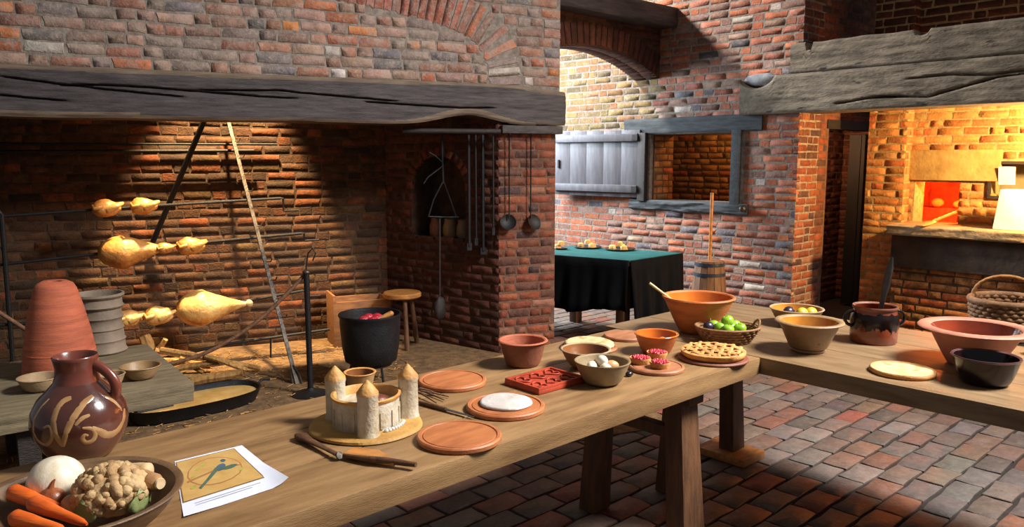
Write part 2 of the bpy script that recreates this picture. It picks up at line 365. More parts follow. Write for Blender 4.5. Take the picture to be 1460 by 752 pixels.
# ------------------------------------------------------------------ brickwork
TEMPL = []
def templ(k):
    rnd = random.Random(100 + k); out = [(-.5, -.5), (0, -.5), (.5, -.5), (.5, 0), (.5, .5), (0, .5), (-.5, .5), (-.5, 0)]
    jit = [(x + rnd.uniform(-.035, .035), y + rnd.uniform(-.055, .055)) for x, y in out]
    vs = [(x * .965, -rnd.uniform(.0, .0006), y * .89) for x, y in jit] + [(x * .99, .0028, y * .97) for x, y in jit] + [(x, .045, y * .98) for x, y in jit]
    vs.append((0, -.0004, 0)); fs = []
    for i in range(8):
        j = (i + 1) % 8
        fs += [(24, i, j), (i, i + 8, j + 8, j), (i + 8, i + 16, j + 16, j + 8)]
    return vs, [f[::-1] for f in fs]
TEMPL = [templ(k) for k in range(12)]
TMESH = {}
def tmesh(k, m):
    if (k, m.name) not in TMESH:
        vs, fs = TEMPL[k]; b = MB(); b.add(vs, fs); me = b.mesh('brick', m, 14); TMESH[(k, m.name)] = me
    return TMESH[(k, m.name)]
PAL = {}
def palette(name, items): PAL[name] = [(w, lin(c)) for w, c in items]
palette('breast', [(5, (158, 112, 92)), (4, (148, 118, 104)), (2, (176, 108, 78)), (3, (140, 122, 112)), (1.2, (116, 110, 110)), (.7, (194, 122, 74)), (3, (164, 132, 114)), (.35, (196, 186, 178))])
palette('back', [(4, (160, 96, 72)), (3, (156, 98, 80)), (2.5, (176, 102, 70)), (2, (130, 98, 86)), (.8, (98, 92, 98)), (1.5, (160, 128, 112)), (.2, (180, 166, 156))])
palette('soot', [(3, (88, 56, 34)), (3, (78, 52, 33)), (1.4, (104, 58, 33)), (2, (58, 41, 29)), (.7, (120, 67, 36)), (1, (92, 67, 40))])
palette('pier', [(3, (124, 66, 48)), (2, (108, 60, 46)), (2, (136, 76, 52)), (1.5, (88, 58, 50)), (.8, (132, 92, 74)), (.6, (76, 56, 56))])
palette('voussoir', [(3, (164, 96, 76)), (2, (150, 86, 70)), (1, (140, 104, 92))])
palette('oven', [(3, (176, 118, 66)), (2, (190, 128, 74)), (2, (160, 100, 56)), (1, (150, 112, 66)), (1, (186, 100, 58))])
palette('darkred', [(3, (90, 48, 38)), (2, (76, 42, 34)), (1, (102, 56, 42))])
palette('yellow_lit', [(3, (128, 104, 62)), (2, (136, 94, 58)), (2, (118, 100, 62)), (1, (92, 78, 52))])
palette('floor', [(3, (112, 88, 74)), (3, (108, 92, 81)), (3, (102, 92, 85)), (1.5, (124, 86, 70)), (.5, (130, 76, 62)), (1.5, (92, 79, 72)), (1, (118, 106, 96))])
palette('ash', [(3, (124, 96, 62)), (2, (108, 82, 54)), (2, (138, 106, 66))])
def pick(name, rnd):
    it = PAL[name]; x = rnd.uniform(0, sum(w for w, _ in it))
    for w, c in it:
        x -= w
        if x <= 0: break
    k = rnd.uniform(.82, 1.15)
    return tuple(min(1, q * k * rnd.uniform(.95, 1.05)) for q in c) + (1,)

BRICKS = {}
def put(parent, c, u, v, n, w, h, col, mats, name='brick', dep=1.0):
    BRICKS.setdefault((parent.name, name), []).append((parent, Vector(c), Vector(u), Vector(v), Vector(n), w, h, col, mats, random.randrange(12), dep))
def flush(limit=300, minpx=9.0):
    for (pn, name), lst in BRICKS.items():
        sc = []
        for i, b in enumerate(lst):
            q = proj(b[1])
            if q is None: sc.append((-1, i)); continue
            px, py, f = q
            a = proj(b[1] - b[2] * b[5] / 2); c = proj(b[1] + b[2] * b[5] / 2); d = proj(b[1] - b[3] * b[6] / 2); e = proj(b[1] + b[3] * b[6] / 2)
            if None in (a, c, d, e): sc.append((-1, i)); continue
            L = max(math.hypot(a[0] - c[0], a[1] - c[1]), math.hypot(d[0] - e[0], d[1] - e[1]))
            ar = math.hypot(a[0] - c[0], a[1] - c[1]) * math.hypot(d[0] - e[0], d[1] - e[1])
            inside = -15 < px < 1475 and -12 < py < 764
            sc.append((ar if inside and L >= minpx else -1, i))
        sc.sort(reverse=True)
        single = set(i for s, i in sc[:limit] if s > 0)
        jv = []; jf = []; jc = []; jm = None
        for i, (parent, c, u, v, n, w, h, col, mats, k, dep) in enumerate(lst):
            B = basis(u, n, v); M = Matrix.Translation(c) @ (B @ Matrix.Diagonal((w, dep, h))).to_4x4()
            if i in single:
                o = bpy.data.objects.new(name, tmesh(k, mats[0])); COL.objects.link(o)
                o.parent = parent; o.matrix_parent_inverse = Matrix(); o.matrix_local = M; o.color = col
            else:
                q = proj(c)
                if q is None or not (-420 < q[0] < 1880 and -330 < q[1] < 1000): continue
                jm = jm or mats[1]; vs, fs = TEMPL[k]; o0 = len(jv)
                jv += [tuple(M @ Vector(p)) for p in vs]; jf += [tuple(x + o0 for x in f) for f in fs]; jc += [col] * len(vs)
        if jv:
            me = bpy.data.meshes.new(name + '_field'); me.from_pydata(jv, [], jf); me.materials.append(jm)
            at_ = me.color_attributes.new('Col', 'FLOAT_COLOR', 'POINT')
            at_.data.foreach_set('color', [x for c in jc for x in c])
            o = bpy.data.objects.new(name + '_field', me); COL.objects.link(o); o.parent = lst[0][0]; o['kind'] = 'stuff'
def lay(parent, O, u, v, n, u0, u1, v0, v1, hole, pal, mats, L=.225, h=.062, joint=.012, name='brick', seed=1, headers=.35, jit=.003, out=.002, dep=1.0, tilt=.012, bond=None):
    rnd = random.Random(seed); u = Vector(u); v = Vector(v); n = Vector(n); O = Vector(O); z = v0; row = 0
    while z < v1 - h * .4:
        zm = z + h / 2; hh = min(h, v1 - z - joint * .5)
        step = .012; spans = []; a = None; x = u0
        while x <= u1 + 1e-6:
            free = True
            if hole is not None: free = not hole(x, zm)
            if free and a is None: a = x
            if (not free or x + step > u1 + 1e-6) and a is not None:
                if x - a > .03: spans.append((a, u1 if free else x))
                a = None
            x += step
        for a, b in spans:
            # one bond for the whole row so that pieces do not line up
            x = u0 - L * (row % 2) / 2 - rnd.uniform(0, L * .3 if bond is None else L * .06)
            while x < b:
                w = L if (bond is not None or rnd.random() > headers) else L * .5
                w *= rnd.uniform(.93, 1.07) if bond is None else rnd.uniform(.97, 1.03)
                s, e = max(a, x), min(b, x + w - joint)
                if e - s > .035:
                    ang = rnd.uniform(-tilt, tilt); u2 = u * math.cos(ang) + v * math.sin(ang); v2 = v * math.cos(ang) - u * math.sin(ang)
                    c = O + u * ((s + e) / 2) + v * (z + hh / 2 + rnd.uniform(-jit, jit)) + n * (out + rnd.uniform(-.5, .5) * out)
                    put(parent, c, u2, v2, n, e - s, hh * rnd.uniform(.93, 1.03), pick(pal(c) if callable(pal) else pal, rnd), mats(c) if callable(mats) else mats, name, dep)
                x += w
        z += h + joint; row += 1
def panel(name, O, u, n, u0, u1, z0, z1, hole, depth, m, label=None, cat=None, step=.05, parent=None, vert=Vector((0, 0, 1))):
    """wall backing of given depth behind its face, made of upright strips that leave the hole open; hole(u) -> (z0, z1) or None"""
    b = MB(); O = Vector(O); u = Vector(u); n = Vector(n); x = u0
    rot = basis(u, n, vert)
    if hole is None: step = u1 - u0
    while x < u1 - 1e-6:
        e = min(x + step, u1); h = hole((x + e) / 2) if hole else None
        for a, c in ([(z0, z1)] if h is None else [(z0, h[0]), (h[1], z1)]):
            if c - a > .002: b.box(O + u * ((x + e) / 2) + vert * ((a + c) / 2) - n * (depth / 2), (e - x, depth, c - a), rot)
        x = e
    o = b.build(name, m, parent, merge=False)
    if label: tag(o, label, cat, kind='structure')
    return o
X = Vector((1, 0, 0)); Y = Vector((0, 1, 0)); Z = Vector((0, 0, 1))

# ================================================================== SETTING
# floor ------------------------------------------------------------
fl = MB().box((3.5, 4.2, -.06), (15, 13, .09)).build('floor', M_MORT_F)
tag(fl, 'floor of worn red and grey brick pavers in running bond', 'floor', kind='structure')
def floor_hole(x, y):
    p = Vector((x, y, 0)) - FO
    return p.dot(FU) < -.27 and -p.dot(FN) > -2.05
lay(fl, (0, 0, -.006), X, Y, Z, .6, 7.0, -.8, 9.0, floor_hole, 'floor', B_FLOOR, L=.25, h=.135, joint=.010, name='paver', seed=5, headers=0, jit=.002, out=.003, tilt=.006, bond=1)
fh = MB().box((0, 0, 0), (6.4, 3.3, .03), basis(FU, FN, Z)).build('floor_hearth', M_RUBBLE, loc=fp(-3.45, -.42, -.012))
tag(fh, 'earthy ochre hearth floor strewn with ash under the spits', 'floor', kind='structure')
rnd = random.Random(3)
straw = MB()
for i in range(1500):
    t = rnd.uniform(-4.6, -1.35); d = rnd.uniform(-1.9, .9); a = rnd.uniform(0, 6.28); L = rnd.uniform(.02, .08)
    p = fp(t, d, .006 + rnd.uniform(0, .012)); q = Vector((math.cos(a), math.sin(a), rnd.uniform(-.05, .05))) * L
    straw.tube([p - q / 2, p + q / 2], rnd.uniform(.0015, .004), 4)
tag(straw.build('straw_litter', M_LOG), 'scattered straw and chips over the hearth floor', 'straw', kind='stuff')

# back wall with the hatch ----------------------------------------
XB = 7.05
HY0, HY1, HZ0, HZ1 = 4.254, 5.344, 1.17, 1.90
wb = panel('wall_back', (XB, 0, 0), Y, -X, 3.60, 9.3, 0, 4.4, lambda y: (HZ0, HZ1) if HY0 < y < HY1 else None, .42, M_MORT,
           'weathered red brick back wall with a hatch in it', 'wall', step=.0545)
def back_pal(c):
    return 'yellow_lit' if c.y > 5.24 and c.z > 1.95 else 'back'  # wall past the arch: yellow light put into the brick colours
def back_hole(y, z):
    if HY0 - .10 < y < HY1 + .06 and HZ0 - .07 < z < HZ1 + .17: return True
    return False
lay(wb, (XB, 0, 0), Y, Z, -X, 3.60, 7.6, 0, 4.3, back_hole, back_pal, B_BACK, L=.235, h=.062, joint=.014, seed=11)
# reveal at the wall's right end and the doorway in it
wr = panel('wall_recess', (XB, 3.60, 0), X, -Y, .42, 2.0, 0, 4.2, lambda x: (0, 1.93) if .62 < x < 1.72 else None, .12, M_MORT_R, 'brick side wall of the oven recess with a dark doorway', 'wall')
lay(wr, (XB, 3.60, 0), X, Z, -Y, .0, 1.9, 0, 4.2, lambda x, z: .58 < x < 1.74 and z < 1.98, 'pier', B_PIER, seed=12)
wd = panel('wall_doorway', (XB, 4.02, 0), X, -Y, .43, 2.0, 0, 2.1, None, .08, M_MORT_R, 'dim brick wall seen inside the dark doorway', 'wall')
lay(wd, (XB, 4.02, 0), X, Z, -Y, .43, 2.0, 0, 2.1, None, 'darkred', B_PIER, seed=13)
dl = MB().box((0, 0, .95), (.05, .17, 1.88)).box((-.03, -.03, .95), (.012, .03, 1.86)).build('door_1', M_DOOR, loc=(8.60, 3.70, 0))
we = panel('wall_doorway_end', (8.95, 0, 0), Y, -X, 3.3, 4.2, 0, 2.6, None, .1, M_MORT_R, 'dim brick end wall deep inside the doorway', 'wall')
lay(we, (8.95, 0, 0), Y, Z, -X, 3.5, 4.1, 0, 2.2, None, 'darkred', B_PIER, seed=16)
tag(MB().box((8.2, 3.86, 2.14), (1.7, .4, .08)).build('ceiling_doorway', M_SOOTBACK), 'dark head of the doorway passage', 'ceiling', kind='structure')
tag(dl, 'black plank door standing edge on inside the doorway', 'door', kind='structure')
tag(MB().box((0, 0, 0), (1.2, .14, .09)).build('trim_1', M_DARKOAK, loc=(8.22, 3.66, 1.975)), 'dark wooden lintel over the black doorway', 'lintel', kind='structure')

# room seen through the hatch
wh = panel('wall_hatch_room', (8.35, 0, 0), Y, -X, 4.08, 6.6, .6, 2.6, None, .1, M_MORT_R, 'warm lit brick wall seen through the hatch', 'wall')
lay(wh, (8.35, 0, 0), Y, Z, -X, 4.08, 6.5, .9, 2.5, None, 'oven', B_PIER, seed=14)
wv = panel('wall_hatch_reveal', (XB, HY1 - .012, 0), X, -Y, .06, .42, HZ0, HZ1, None, .04, M_MORT_R, 'warm lit brick reveal at the left of the hatch', 'wall')
lay(wv, (XB, HY1 - .012, 0), X, Z, -Y, .07, .42, HZ0, HZ1, None, 'oven', B_PIER, seed=15)
tag(MB().box((7.95, 5.1, 2.65), (1.0, 2.6, .1)).build('ceiling_hatch_room', M_MORT_R), 'low ceiling of the room behind the hatch', 'ceiling', kind='structure')

# rough timber helper ---------------------------------------------
def timber(name, L, h, d, mats, loc, u, n, label, top=None, bot=None, disp=None, nl=120, nz=26, wane=None, amp=.006, fr=5, seed=0, kind='structure', cat='beam', front=None):
    """squared timber, face displaced by noise and cracks; x runs 0..L along u"""
    vs = []; fs = []; mm = []; ring = nz + 1 + 2
    for i in range(nl + 1):
        x = L * i / nl; zt = top(x) if top else h; zb = bot(x) if bot else 0
        for k in range(nz + 1):
            z = zb + (zt - zb) * k / nz
            o = amp * noise.fractal((x * fr * .35 + seed, z * fr * 2.2, seed), 1, 2, 4)
            if disp: o += disp(x, z)
            e = min(k, nz - k) / nz
            if e < .06: o -= (.06 - e) / .06 * .012
            vs.append((x, -o + (front(x, z) if front else 0), z))
        vs.append((x, d, zt - .003)); vs.append((x, d, zb + .003))
    for i in range(nl):
        a = i * ring; b = a + ring
        for k in range(ring):
            k2 = (k + 1) % ring; fs.append((a + k, b + k, b + k2, a + k2))
            x = L * (i + .5) / nl
            mm.append(1 if (wane and k < nz and wane(x, (k + .5) / nz)) else 0)
    fs.append(tuple(range(ring))[::-1]); fs.append(tuple(nl * ring + k for k in range(ring))); mm += [0, 0]
    b = MB(); b.add(vs, fs, mm); o = b.build(name, mats, ang=50)
    o.matrix_world = Matrix.Translation(loc) @ basis(Vector(u), Vector(n), Z).to_4x4()
    return tag(o, label, cat, kind=kind)
def crack(paths, w=.006, dep=.03):
    def f(x, z):
        o = 0
        for pts in paths:
            for (x0, z0), (x1, z1) in zip(pts, pts[1:]):
                if x0 <= x <= x1:
                    zc = z0 + (z1 - z0) * (x - x0) / (x1 - x0) + .004 * noise.noise((x * 9, z0 * 7, 0))
                    e = min((x - pts[0][0]), (pts[-1][0] - x)) ; k = min(1, max(0, e / .08))
                    o -= dep * k * math.exp(-((z - zc) / w) ** 2)
        return o
    return f

# hatch frame
timber('trim_2', 1.72, .17, .2, [M_BLUEOAK], (XB - .02, 5.70, 1.905), -Y, -X, 'blue grey oak lintel over the hatch', amp=.01, nl=50, nz=10)
timber('trim_3', 1.50, .11, .3, [M_BLUEOAK], (XB - .035, 5.60, 1.065), -Y, -X, 'rough blue grey oak sill of the hatch', amp=.02, fr=9, nl=60, nz=10, seed=4)
tag(MB().box((0, 0, 0), (.16, .10, .76)).build('trim_4', M_BLUEOAK, loc=(XB + .04, 4.25, 1.54), bevel=.006), 'blue grey upright post at the right of the hatch', 'post', kind='structure')
tag(MB().box((0, 0, 0), (.12, .10, .76)).build('trim_5', M_DARKOAK, loc=(XB - .0, 5.42, 1.54), bevel=.006), 'dark upright post at the hatch beside the shutter', 'post', kind='structure')
sh = thing('hatch_shutter', 'broad grey boarded shutter folded back beside the hatch', 'shutter', (XB - .075, 6.08, 1.19), R(4))
for k in range(5):
    MB().box((0, -.5 + k * .25, .385), (.026, .249, .76)).build('board', M_SHUT, sh, bevel=.001)
for z in (.10, .68): MB().box((-.03, 0, z), (.034, 1.22, .085)).build('batten', M_SHUT, sh, bevel=.006)
for z in (.10, .68): MB().box((-.045, -.58, z), (.012, .07, .06)).build('hinge', M_IRON, sh)
MB().box((-.02, .55, .38), (.02, .02, .1)).build('latch', M_IRON, sh)

# oven recess -------------------------------------------------------
XO = 7.95
OY0, OY1, OZ0, OZ1 = 2.45, 2.86, 1.00, 1.41
def oven_open(y):
    if OY0 < y < OY1: return (OZ0, OZ1)
    if 1.70 < y < 2.20: return (1.30, 1.58)
    return None
wo = panel('wall_oven', (XO, 0, 0), Y, -X, -.8, 3.05, 0, 4.2, oven_open, .25, M_MORT_Y, 'warm lit brick wall of the bake oven', 'wall', step=.05)
def oven_hole(y, z):
    h = oven_open(y)
    if h and h[0] - .01 < z < h[1] + .01: return True
    if 2.12 < y < 3.0 and 1.42 < z < 1.72: return True
    if .9 < y < 3.08 and .60 < z < 1.03: return True
    return False
def oven_pal(c): return 'oven' if c.z < 2.4 else 'darkred'  # darker above the beam: recess shade put into the brick colours
oven_mats = lambda c: B_OVEN if c.z < 2.4 else B_SOOT_SHADE
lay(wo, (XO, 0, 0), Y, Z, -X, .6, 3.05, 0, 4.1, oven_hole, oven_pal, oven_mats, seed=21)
MB().box((XO - .012, 2.56, 1.57), (.05, .86, .285)).build('stone_slab', M_STONE, wo, bevel=.008)
wp = panel('wall_oven_pier', (7.80, 0, 0), Y, -X, 2.90, 3.26, 0, 4.2, None, .5, M_MORT_Y, 'narrow lit brick pier between doorway and oven', 'wall')
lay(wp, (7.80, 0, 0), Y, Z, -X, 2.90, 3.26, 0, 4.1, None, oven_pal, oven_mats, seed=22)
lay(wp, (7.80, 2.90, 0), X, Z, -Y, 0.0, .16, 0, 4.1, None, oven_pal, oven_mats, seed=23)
tag(MB().box((8.2, 1.6, 4.25), (2.6, 5.2, .1)).build('recess_shade_cap', M_SOOTBACK), 'unseen cap added to darken the oven recess above the beam', 'ceiling', kind='structure')  # unseen cap, added to keep light out of the upper recess
# oven chamber behind the opening
oc = MB()
for c, d in (((8.65, 2.66, .98), (.9, .9, .04)), ((8.65, 2.66, 1.62), (.9, .9, .04)), ((9.08, 2.66, 1.3), (.04, .9, .7)), ((8.65, 2.22, 1.3), (.9, .04, .7)), ((8.65, 3.10, 1.3), (.9, .04, .7))):
    oc.box(c, d)
oc.box((8.82, 2.66, 1.06), (.5, .88, .13))
tag(oc.build('wall_oven_chamber', M_REDROOM), 'red glowing chamber inside the bake oven', 'wall', kind='structure')
for k, (y, z, r) in enumerate(((2.90, 1.20, .062), (2.70, 1.22, .052))):
    o = MB().ball((0, 0, 0), (r, r, r * .8), 16, 10).build('oven_highlight_ball', M_BREAD, loc=(8.74, y, 1.125 + r * .78))  # balls added in place of round highlights in the oven glow
    tag(o, 'added ball standing for a round highlight in the red oven glow, %s' % ('nearer the middle of its mouth' if k == 0 else 'at the right of its mouth'), 'bread')
nb = MB().box((XO + .27, 1.95, 1.44), (.02, .52, .30)).build('wall_niche', M_PLASTER)
tag(nb, 'grey plastered back of the small niche beside the oven', 'wall', kind='structure')

for c, d in (((0, 0, .155), (.03, .54, .025)), ((0, 0, -.155), (.03, .54, .025)), ((0, .26, 0), (.03, .025, .29)), ((0, -.26, 0), (.03, .025, .29))):
    MB().box(Vector(c) + Vector((XO - .012, 1.95, 1.44)), d).build('frame_rail', M_DARKOAK, nb)
tag(MB().box((0, 0, .08), (.006, .13, .16), Matrix.Rotation(R(-12), 3, 'Y')).build('note_card', M_CARD, loc=(XO - .05, 2.07, 1.40)), 'small white card propped in the niche', 'card')
# ledge
lg = thing('stone_ledge', 'thick lit stone ledge in front of the oven mouth', 'ledge', (0, 0, 0)); lg['kind'] = 'structure'
timber('ledge_slab', 3.1, .095, .62, [M_LEDGE], (7.36, 2.86, .935), -Y, -X, None, amp=.014, nl=80, nz=8, kind=None, cat=None, fr=7).parent = lg
b_ = MB().box((7.70, 1.3, .78), (.5, 3.1, .30)).build('ledge_base', M_DSTONE, lg, bevel=.02)
tag(lg, kind='structure')
bw = panel('wall_ledge', (7.50, 0, 0), Y, -X, -.3, 2.84, 0, .64, None, .4, M_MORT_D, 'rough dark brickwork below the oven ledge', 'wall')
lay(bw, (7.50, 0, 0), Y, Z, -X, .2, 2.84, 0, .64, None, 'oven', B_SOOT_SHADE, seed=24, tilt=.04)
# weathered great beam over the recess (two lifts of timber)
ck = crack([[(1.55, .235), (1.9, .245), (2.2, .22), (2.55, .245), (3.3, .33)], [(.95, .06), (1.35, .10), (1.6, .09)], [(1.3, .10), (1.75, .08), (2.25, .20), (2.5, .22)]], .008, .05)
def bt(x):     # top of the lower timber
    return .36 if x > .36 else .36 - .11 * math.sin(math.pi * min(1, max(0, (x + .02) / .40))) ** .8
timber('trim_6', 3.4, .35, .45, [M_GREYOAK], (XB - .10, 4.19, 2.06), -Y, -X, 'lower weathered grey oak beam over the oven recess', top=bt, disp=ck, amp=.013, fr=6, nl=150, nz=40, seed=7)
def ut(x):
    if .14 < x < .21: return .20
    if 1.10 < x < 1.20: return .215 + .02 * abs(x - 1.15) / .05
    return .27 + .01 * noise.noise((x * 5, 0, 0))
timber('trim_7', 2.9, .27, .42, [M_GREYOAK], (XB - .085, 3.68, 2.425), -Y, -X, 'upper weathered grey oak beam with notches along its top', top=ut, amp=.013, fr=6, nl=150, nz=30, seed=9)
tag(MB().ball((0, 0, 0), (.045, .18, .06), 20, 10, amp=.2).build('mortar_patch', mat('grey_lime', (150, 150, 152), .9, (120, 122, 126), 9, .4)), 'pale grey lime patch at the left end of the beam', 'patch', kind='structure').location = (XB - .035, 4.0, 2.395)

# arch and beam across the passage -------------------------------
YA = 5.24
crown = ony(848, 66, YA); spr = Vector((XB, YA, 2.50))
La = XB - crown.x; ha = crown.z - spr.z; Ra = (ha * ha + La * La) / (2 * ha); czA = crown.z - Ra; cxA = crown.x
def soffit(x):
    q = Ra * Ra - (x - cxA) ** 2
    return czA + math.sqrt(q) if q > 0 and abs(x - cxA) < La else 0
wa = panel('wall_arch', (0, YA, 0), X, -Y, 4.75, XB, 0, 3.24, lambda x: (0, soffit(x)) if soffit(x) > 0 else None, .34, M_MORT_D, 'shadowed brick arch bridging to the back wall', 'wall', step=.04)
half = math.asin(min(1, La / Ra)); nv = 26
for k in range(nv):
    a = -half + (k + .5) * 2 * half / nv; d = Vector((math.sin(a), 0, math.cos(a))); tn = Vector((math.cos(a), 0, -math.sin(a)))
    c = Vector((cxA, YA, czA)) + d * (Ra + .115) - Y * .008
    if c.x < XB - .02: put(wa, c, tn, d, -Y, 2 * half * Ra / nv - .006, .22, pick('darkred', rnd), B_SOOT_SHADE, 'brick')
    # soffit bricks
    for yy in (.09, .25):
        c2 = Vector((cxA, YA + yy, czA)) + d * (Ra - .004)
        put(wa, c2, tn, Y, -d, 2 * half * Ra / nv - .006, .15, pick('darkred', rnd), B_SOOT_SHADE, 'brick')
lay(wa, (0, YA, 0), X, Z, -Y, 4.8, XB, 2.4, 3.2, lambda x, z: z < czA + math.sqrt(max(0, (Ra + .235) ** 2 - (x - cxA) ** 2)) , 'darkred', B_SOOT_SHADE, seed=31)
timber('trim_8', 3.0, .20, .40, [M_BEAM], (4.25, 5.02, 3.02), X, -Y, 'dark oak beam running over the arch to the back wall', amp=.012, nl=60, nz=10, seed=3)

# fireplace --------------------------------------------------------
ZB = 2.205
bz = 4.2
wf = panel('wall_fireplace', FO, FU, FN, -6.2, -.02, ZB - .02, bz, lambda t: (2.93 + (.02 if t > -.3 else .0), bz + .1) if t > -.62 else None, .40, M_MORT, 'chimney breast of old mixed brick above the dark lintel', 'wall', step=.05)
# relieving arch in the chimney breast: fitted through its visible band
AP = [(-.66, 2.20), (-.69, 2.40), (-.80, 2.54), (-1.10, 2.655), (-1.70, 2.745), (-2.5, 2.81), (-3.4, 2.85), (-5.2, 2.87)]; RW = .30
AP = smooth(AP)
def ring_dist(t, z):
    best = 9
    for (x0, z0), (x1, z1) in zip(AP, AP[1:]):
        dx, dz = x1 - x0, z1 - z0; L2 = dx * dx + dz * dz; k = ((t - x0) * dx + (z - z0) * dz) / L2
        k2 = min(1, max(0, k)); qx, qz = x0 + dx * k2, z0 + dz * k2; dd = math.hypot(t - qx, z - qz)
        if dd < abs(best): best = dd if (dz * (t - qx) - dx * (z - qz)) > 0 else -dd
    return best
def breast_hole(t, z):
    if t > -.60 and z > 2.92: return True
    return -.012 < ring_dist(t, z) < RW + .012
lay(wf, FO, FU, Z, FN, -5.2, -.02, ZB + .015, 3.25, breast_hole, 'breast', B_BREAST, L=.235, h=.066, joint=.013, seed=41, headers=.45, jit=.006, out=.004, tilt=.025)
nxt = .04; acc = 0
for (x0, z0), (x1, z1) in zip(AP, AP[1:]):
    L = math.hypot(x1 - x0, z1 - z0); tx, tz = (x1 - x0) / L, (z1 - z0) / L
    while acc + L > nxt:
        k = nxt - acc; d = FU * tz - Z * tx; tn = FU * tx + Z * tz
        c = FO + FU * (x0 + tx * k) + Z * (z0 + tz * k) + d * (RW / 2) + FN * .006
        if c.z > ZB + .02: put(wf, c, tn, d, FN, .060 * rnd.uniform(.88, 1.1), RW - .012, pick('voussoir' if ft(c) < -.85 else 'breast', rnd), B_BREAST, 'brick')
        nxt += .066
    acc += L
# the great lintel
def lb(x):
    t = x - 4.9
    return .0 + .075 * math.exp(-((t + .85) / .30) ** 2) + .008 * noise.noise((x * 1.3, 0, 0)) + (.012 if t > -.25 else 0)
def lt(x):
    t = x - 4.9
    return .325 + .008 * noise.noise((x * 1.1, 3, 0)) - (.035 * max(0, (t + .42) / .42))
lcr = crack([[(.9, .245), (1.3, .205), (1.75, .165), (2.0, .15)], [(1.2, .20), (1.5, .215), (2.2, .185), (2.6, .165), (2.75, .165)], [(2.05, .20), (2.6, .215), (3.1, .185), (3.5, .165)], [(3.2, .155), (4.0, .13), (4.3, .14)], [(.2, .16), (.9, .13), (1.3, .10)]], .0045, .05)
def lwane(x, k):
    t = x - 4.9
    return k > .90 - .04 * noise.noise((x * 2, 5, 0)) or k < .06 + .16 * math.exp(-((t + .85) / .38) ** 2) or (t < -3.2 and k < .12)
timber('trim_9', 4.92, .33, .42, [M_BEAM, M_WANE], fp(-4.9, -.035, 1.895), FU, FN, 'great dark oak lintel spanning the fireplace', top=lt, bot=lb, disp=lcr, wane=lwane, amp=.012, fr=4, nl=260, nz=60, seed=2)
# pier, splayed side wall, back wall of the hearth, hood
wpier = panel('wall_pier', FO, FU, FN, -.575, -.055, 0, 1.90, None, .5, M_MORT_R, 'red brick pier at the right of the hearth', 'wall')
lay(wpier, FO, FU, Z, FN, -.575, -.055, 0, 1.86, None, 'pier', B_PIER, L=.215, h=.062, seed=42)
HD = 1.15
s0 = fp(-.575, 0, 0); s1 = fp(-1.22, HD, 0); su = (s1 - s0).normalized(); SL = (s1 - s0).length
sn = Vector((su.y, -su.x, 0))
if sn.dot(fp(-2.5, .3, 0) - s0) < 0: sn = -sn
nic = (.36, .98, .92, 1.36)     # u0, u1, sill, spring of the niche
def nhole(x):
    if nic[0] < x < nic[1]:
        m = (nic[0] + nic[1]) / 2; r = (nic[1] - nic[0]) / 2
        return (nic[2], nic[3] + math.sqrt(max(0, r * r - (x - m) ** 2)) * .95)
    return None
ws = panel('wall_hearth_side', s0, su, sn, 0, SL + .05, 0, 2.6, nhole, .30, M_MORT_D, 'dim splayed brick side of the hearth with an arched niche', 'wall', step=.03)
def nh2(x, z):
    h = nhole(x); m = (nic[0] + nic[1]) / 2; r = (nic[1] - nic[0]) / 2
    if z > nic[3] and math.hypot(x - m, (z - nic[3]) / .95) < r + .075: return True
    return bool(h and h[0] < z < h[1])
lay(ws, s0, su, Z, sn, 0, SL, 0, 2.3, nh2, 'darkred', B_SOOT_SHADE, seed=43)
m_ = (nic[0] + nic[1]) / 2; r_ = (nic[1] - nic[0]) / 2
for k in range(15):
    a = math.pi * (k + .5) / 15; d = su * math.cos(a) + Z * math.sin(a) * .95; tn = su * math.sin(a) - Z * math.cos(a)
    put(ws, s0 + su * m_ + Z * nic[3] + d * (r_ + .037) + sn * .008, tn, d.normalized(), sn, .058, .07, pick('pier', rnd), B_SOOT_SHADE)
nbk = panel('wall_niche_back', s0 - sn * .30, su, sn, .2, 1.15, .8, 1.9, None, .1, M_MORT_D, 'dark back of the arched niche in the hearth', 'wall')
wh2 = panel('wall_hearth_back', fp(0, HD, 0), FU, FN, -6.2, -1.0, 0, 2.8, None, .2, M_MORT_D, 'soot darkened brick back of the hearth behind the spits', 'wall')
lay(wh2, fp(0, HD, 0), FU, Z, FN, -5.3, -1.18, 0, 2.3, None, 'soot', B_SOOT_SHADE, L=.235, h=.064, seed=44, out=.004, jit=.005, tilt=.02)
tag(MB().box(fp(-5.2, .6, 1.4), (.2, 1.3, 2.8), basis(FU, FN, Z)).build('wall_hearth_left', M_MORT_D), 'sooty left side wall closing the hearth', 'wall', kind='structure')
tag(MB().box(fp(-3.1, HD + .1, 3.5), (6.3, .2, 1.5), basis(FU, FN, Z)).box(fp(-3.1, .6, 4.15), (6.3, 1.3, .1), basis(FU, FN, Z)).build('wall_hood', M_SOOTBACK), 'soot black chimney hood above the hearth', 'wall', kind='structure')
tag(MB().box(fp(-.45, .80, 2.4), (.8, .9, 1.05), basis(FU, FN, Z)).box(fp(-.34, .80, .95), (.4, .6, 1.86), basis(FU, FN, Z)).build('wall_pier_back', M_MORT_D), 'plain masonry behind the pier closing the fireplace', 'wall', kind='structure')
tag(MB().box((0, 0, 0), (.55, .16, .065), basis(FU, FN, Z)).build('trim_10', M_BEAM, loc=fp(-.29, .02, 1.865), bevel=.008), 'short grey timber plate on top of the brick pier', 'beam', kind='structure')

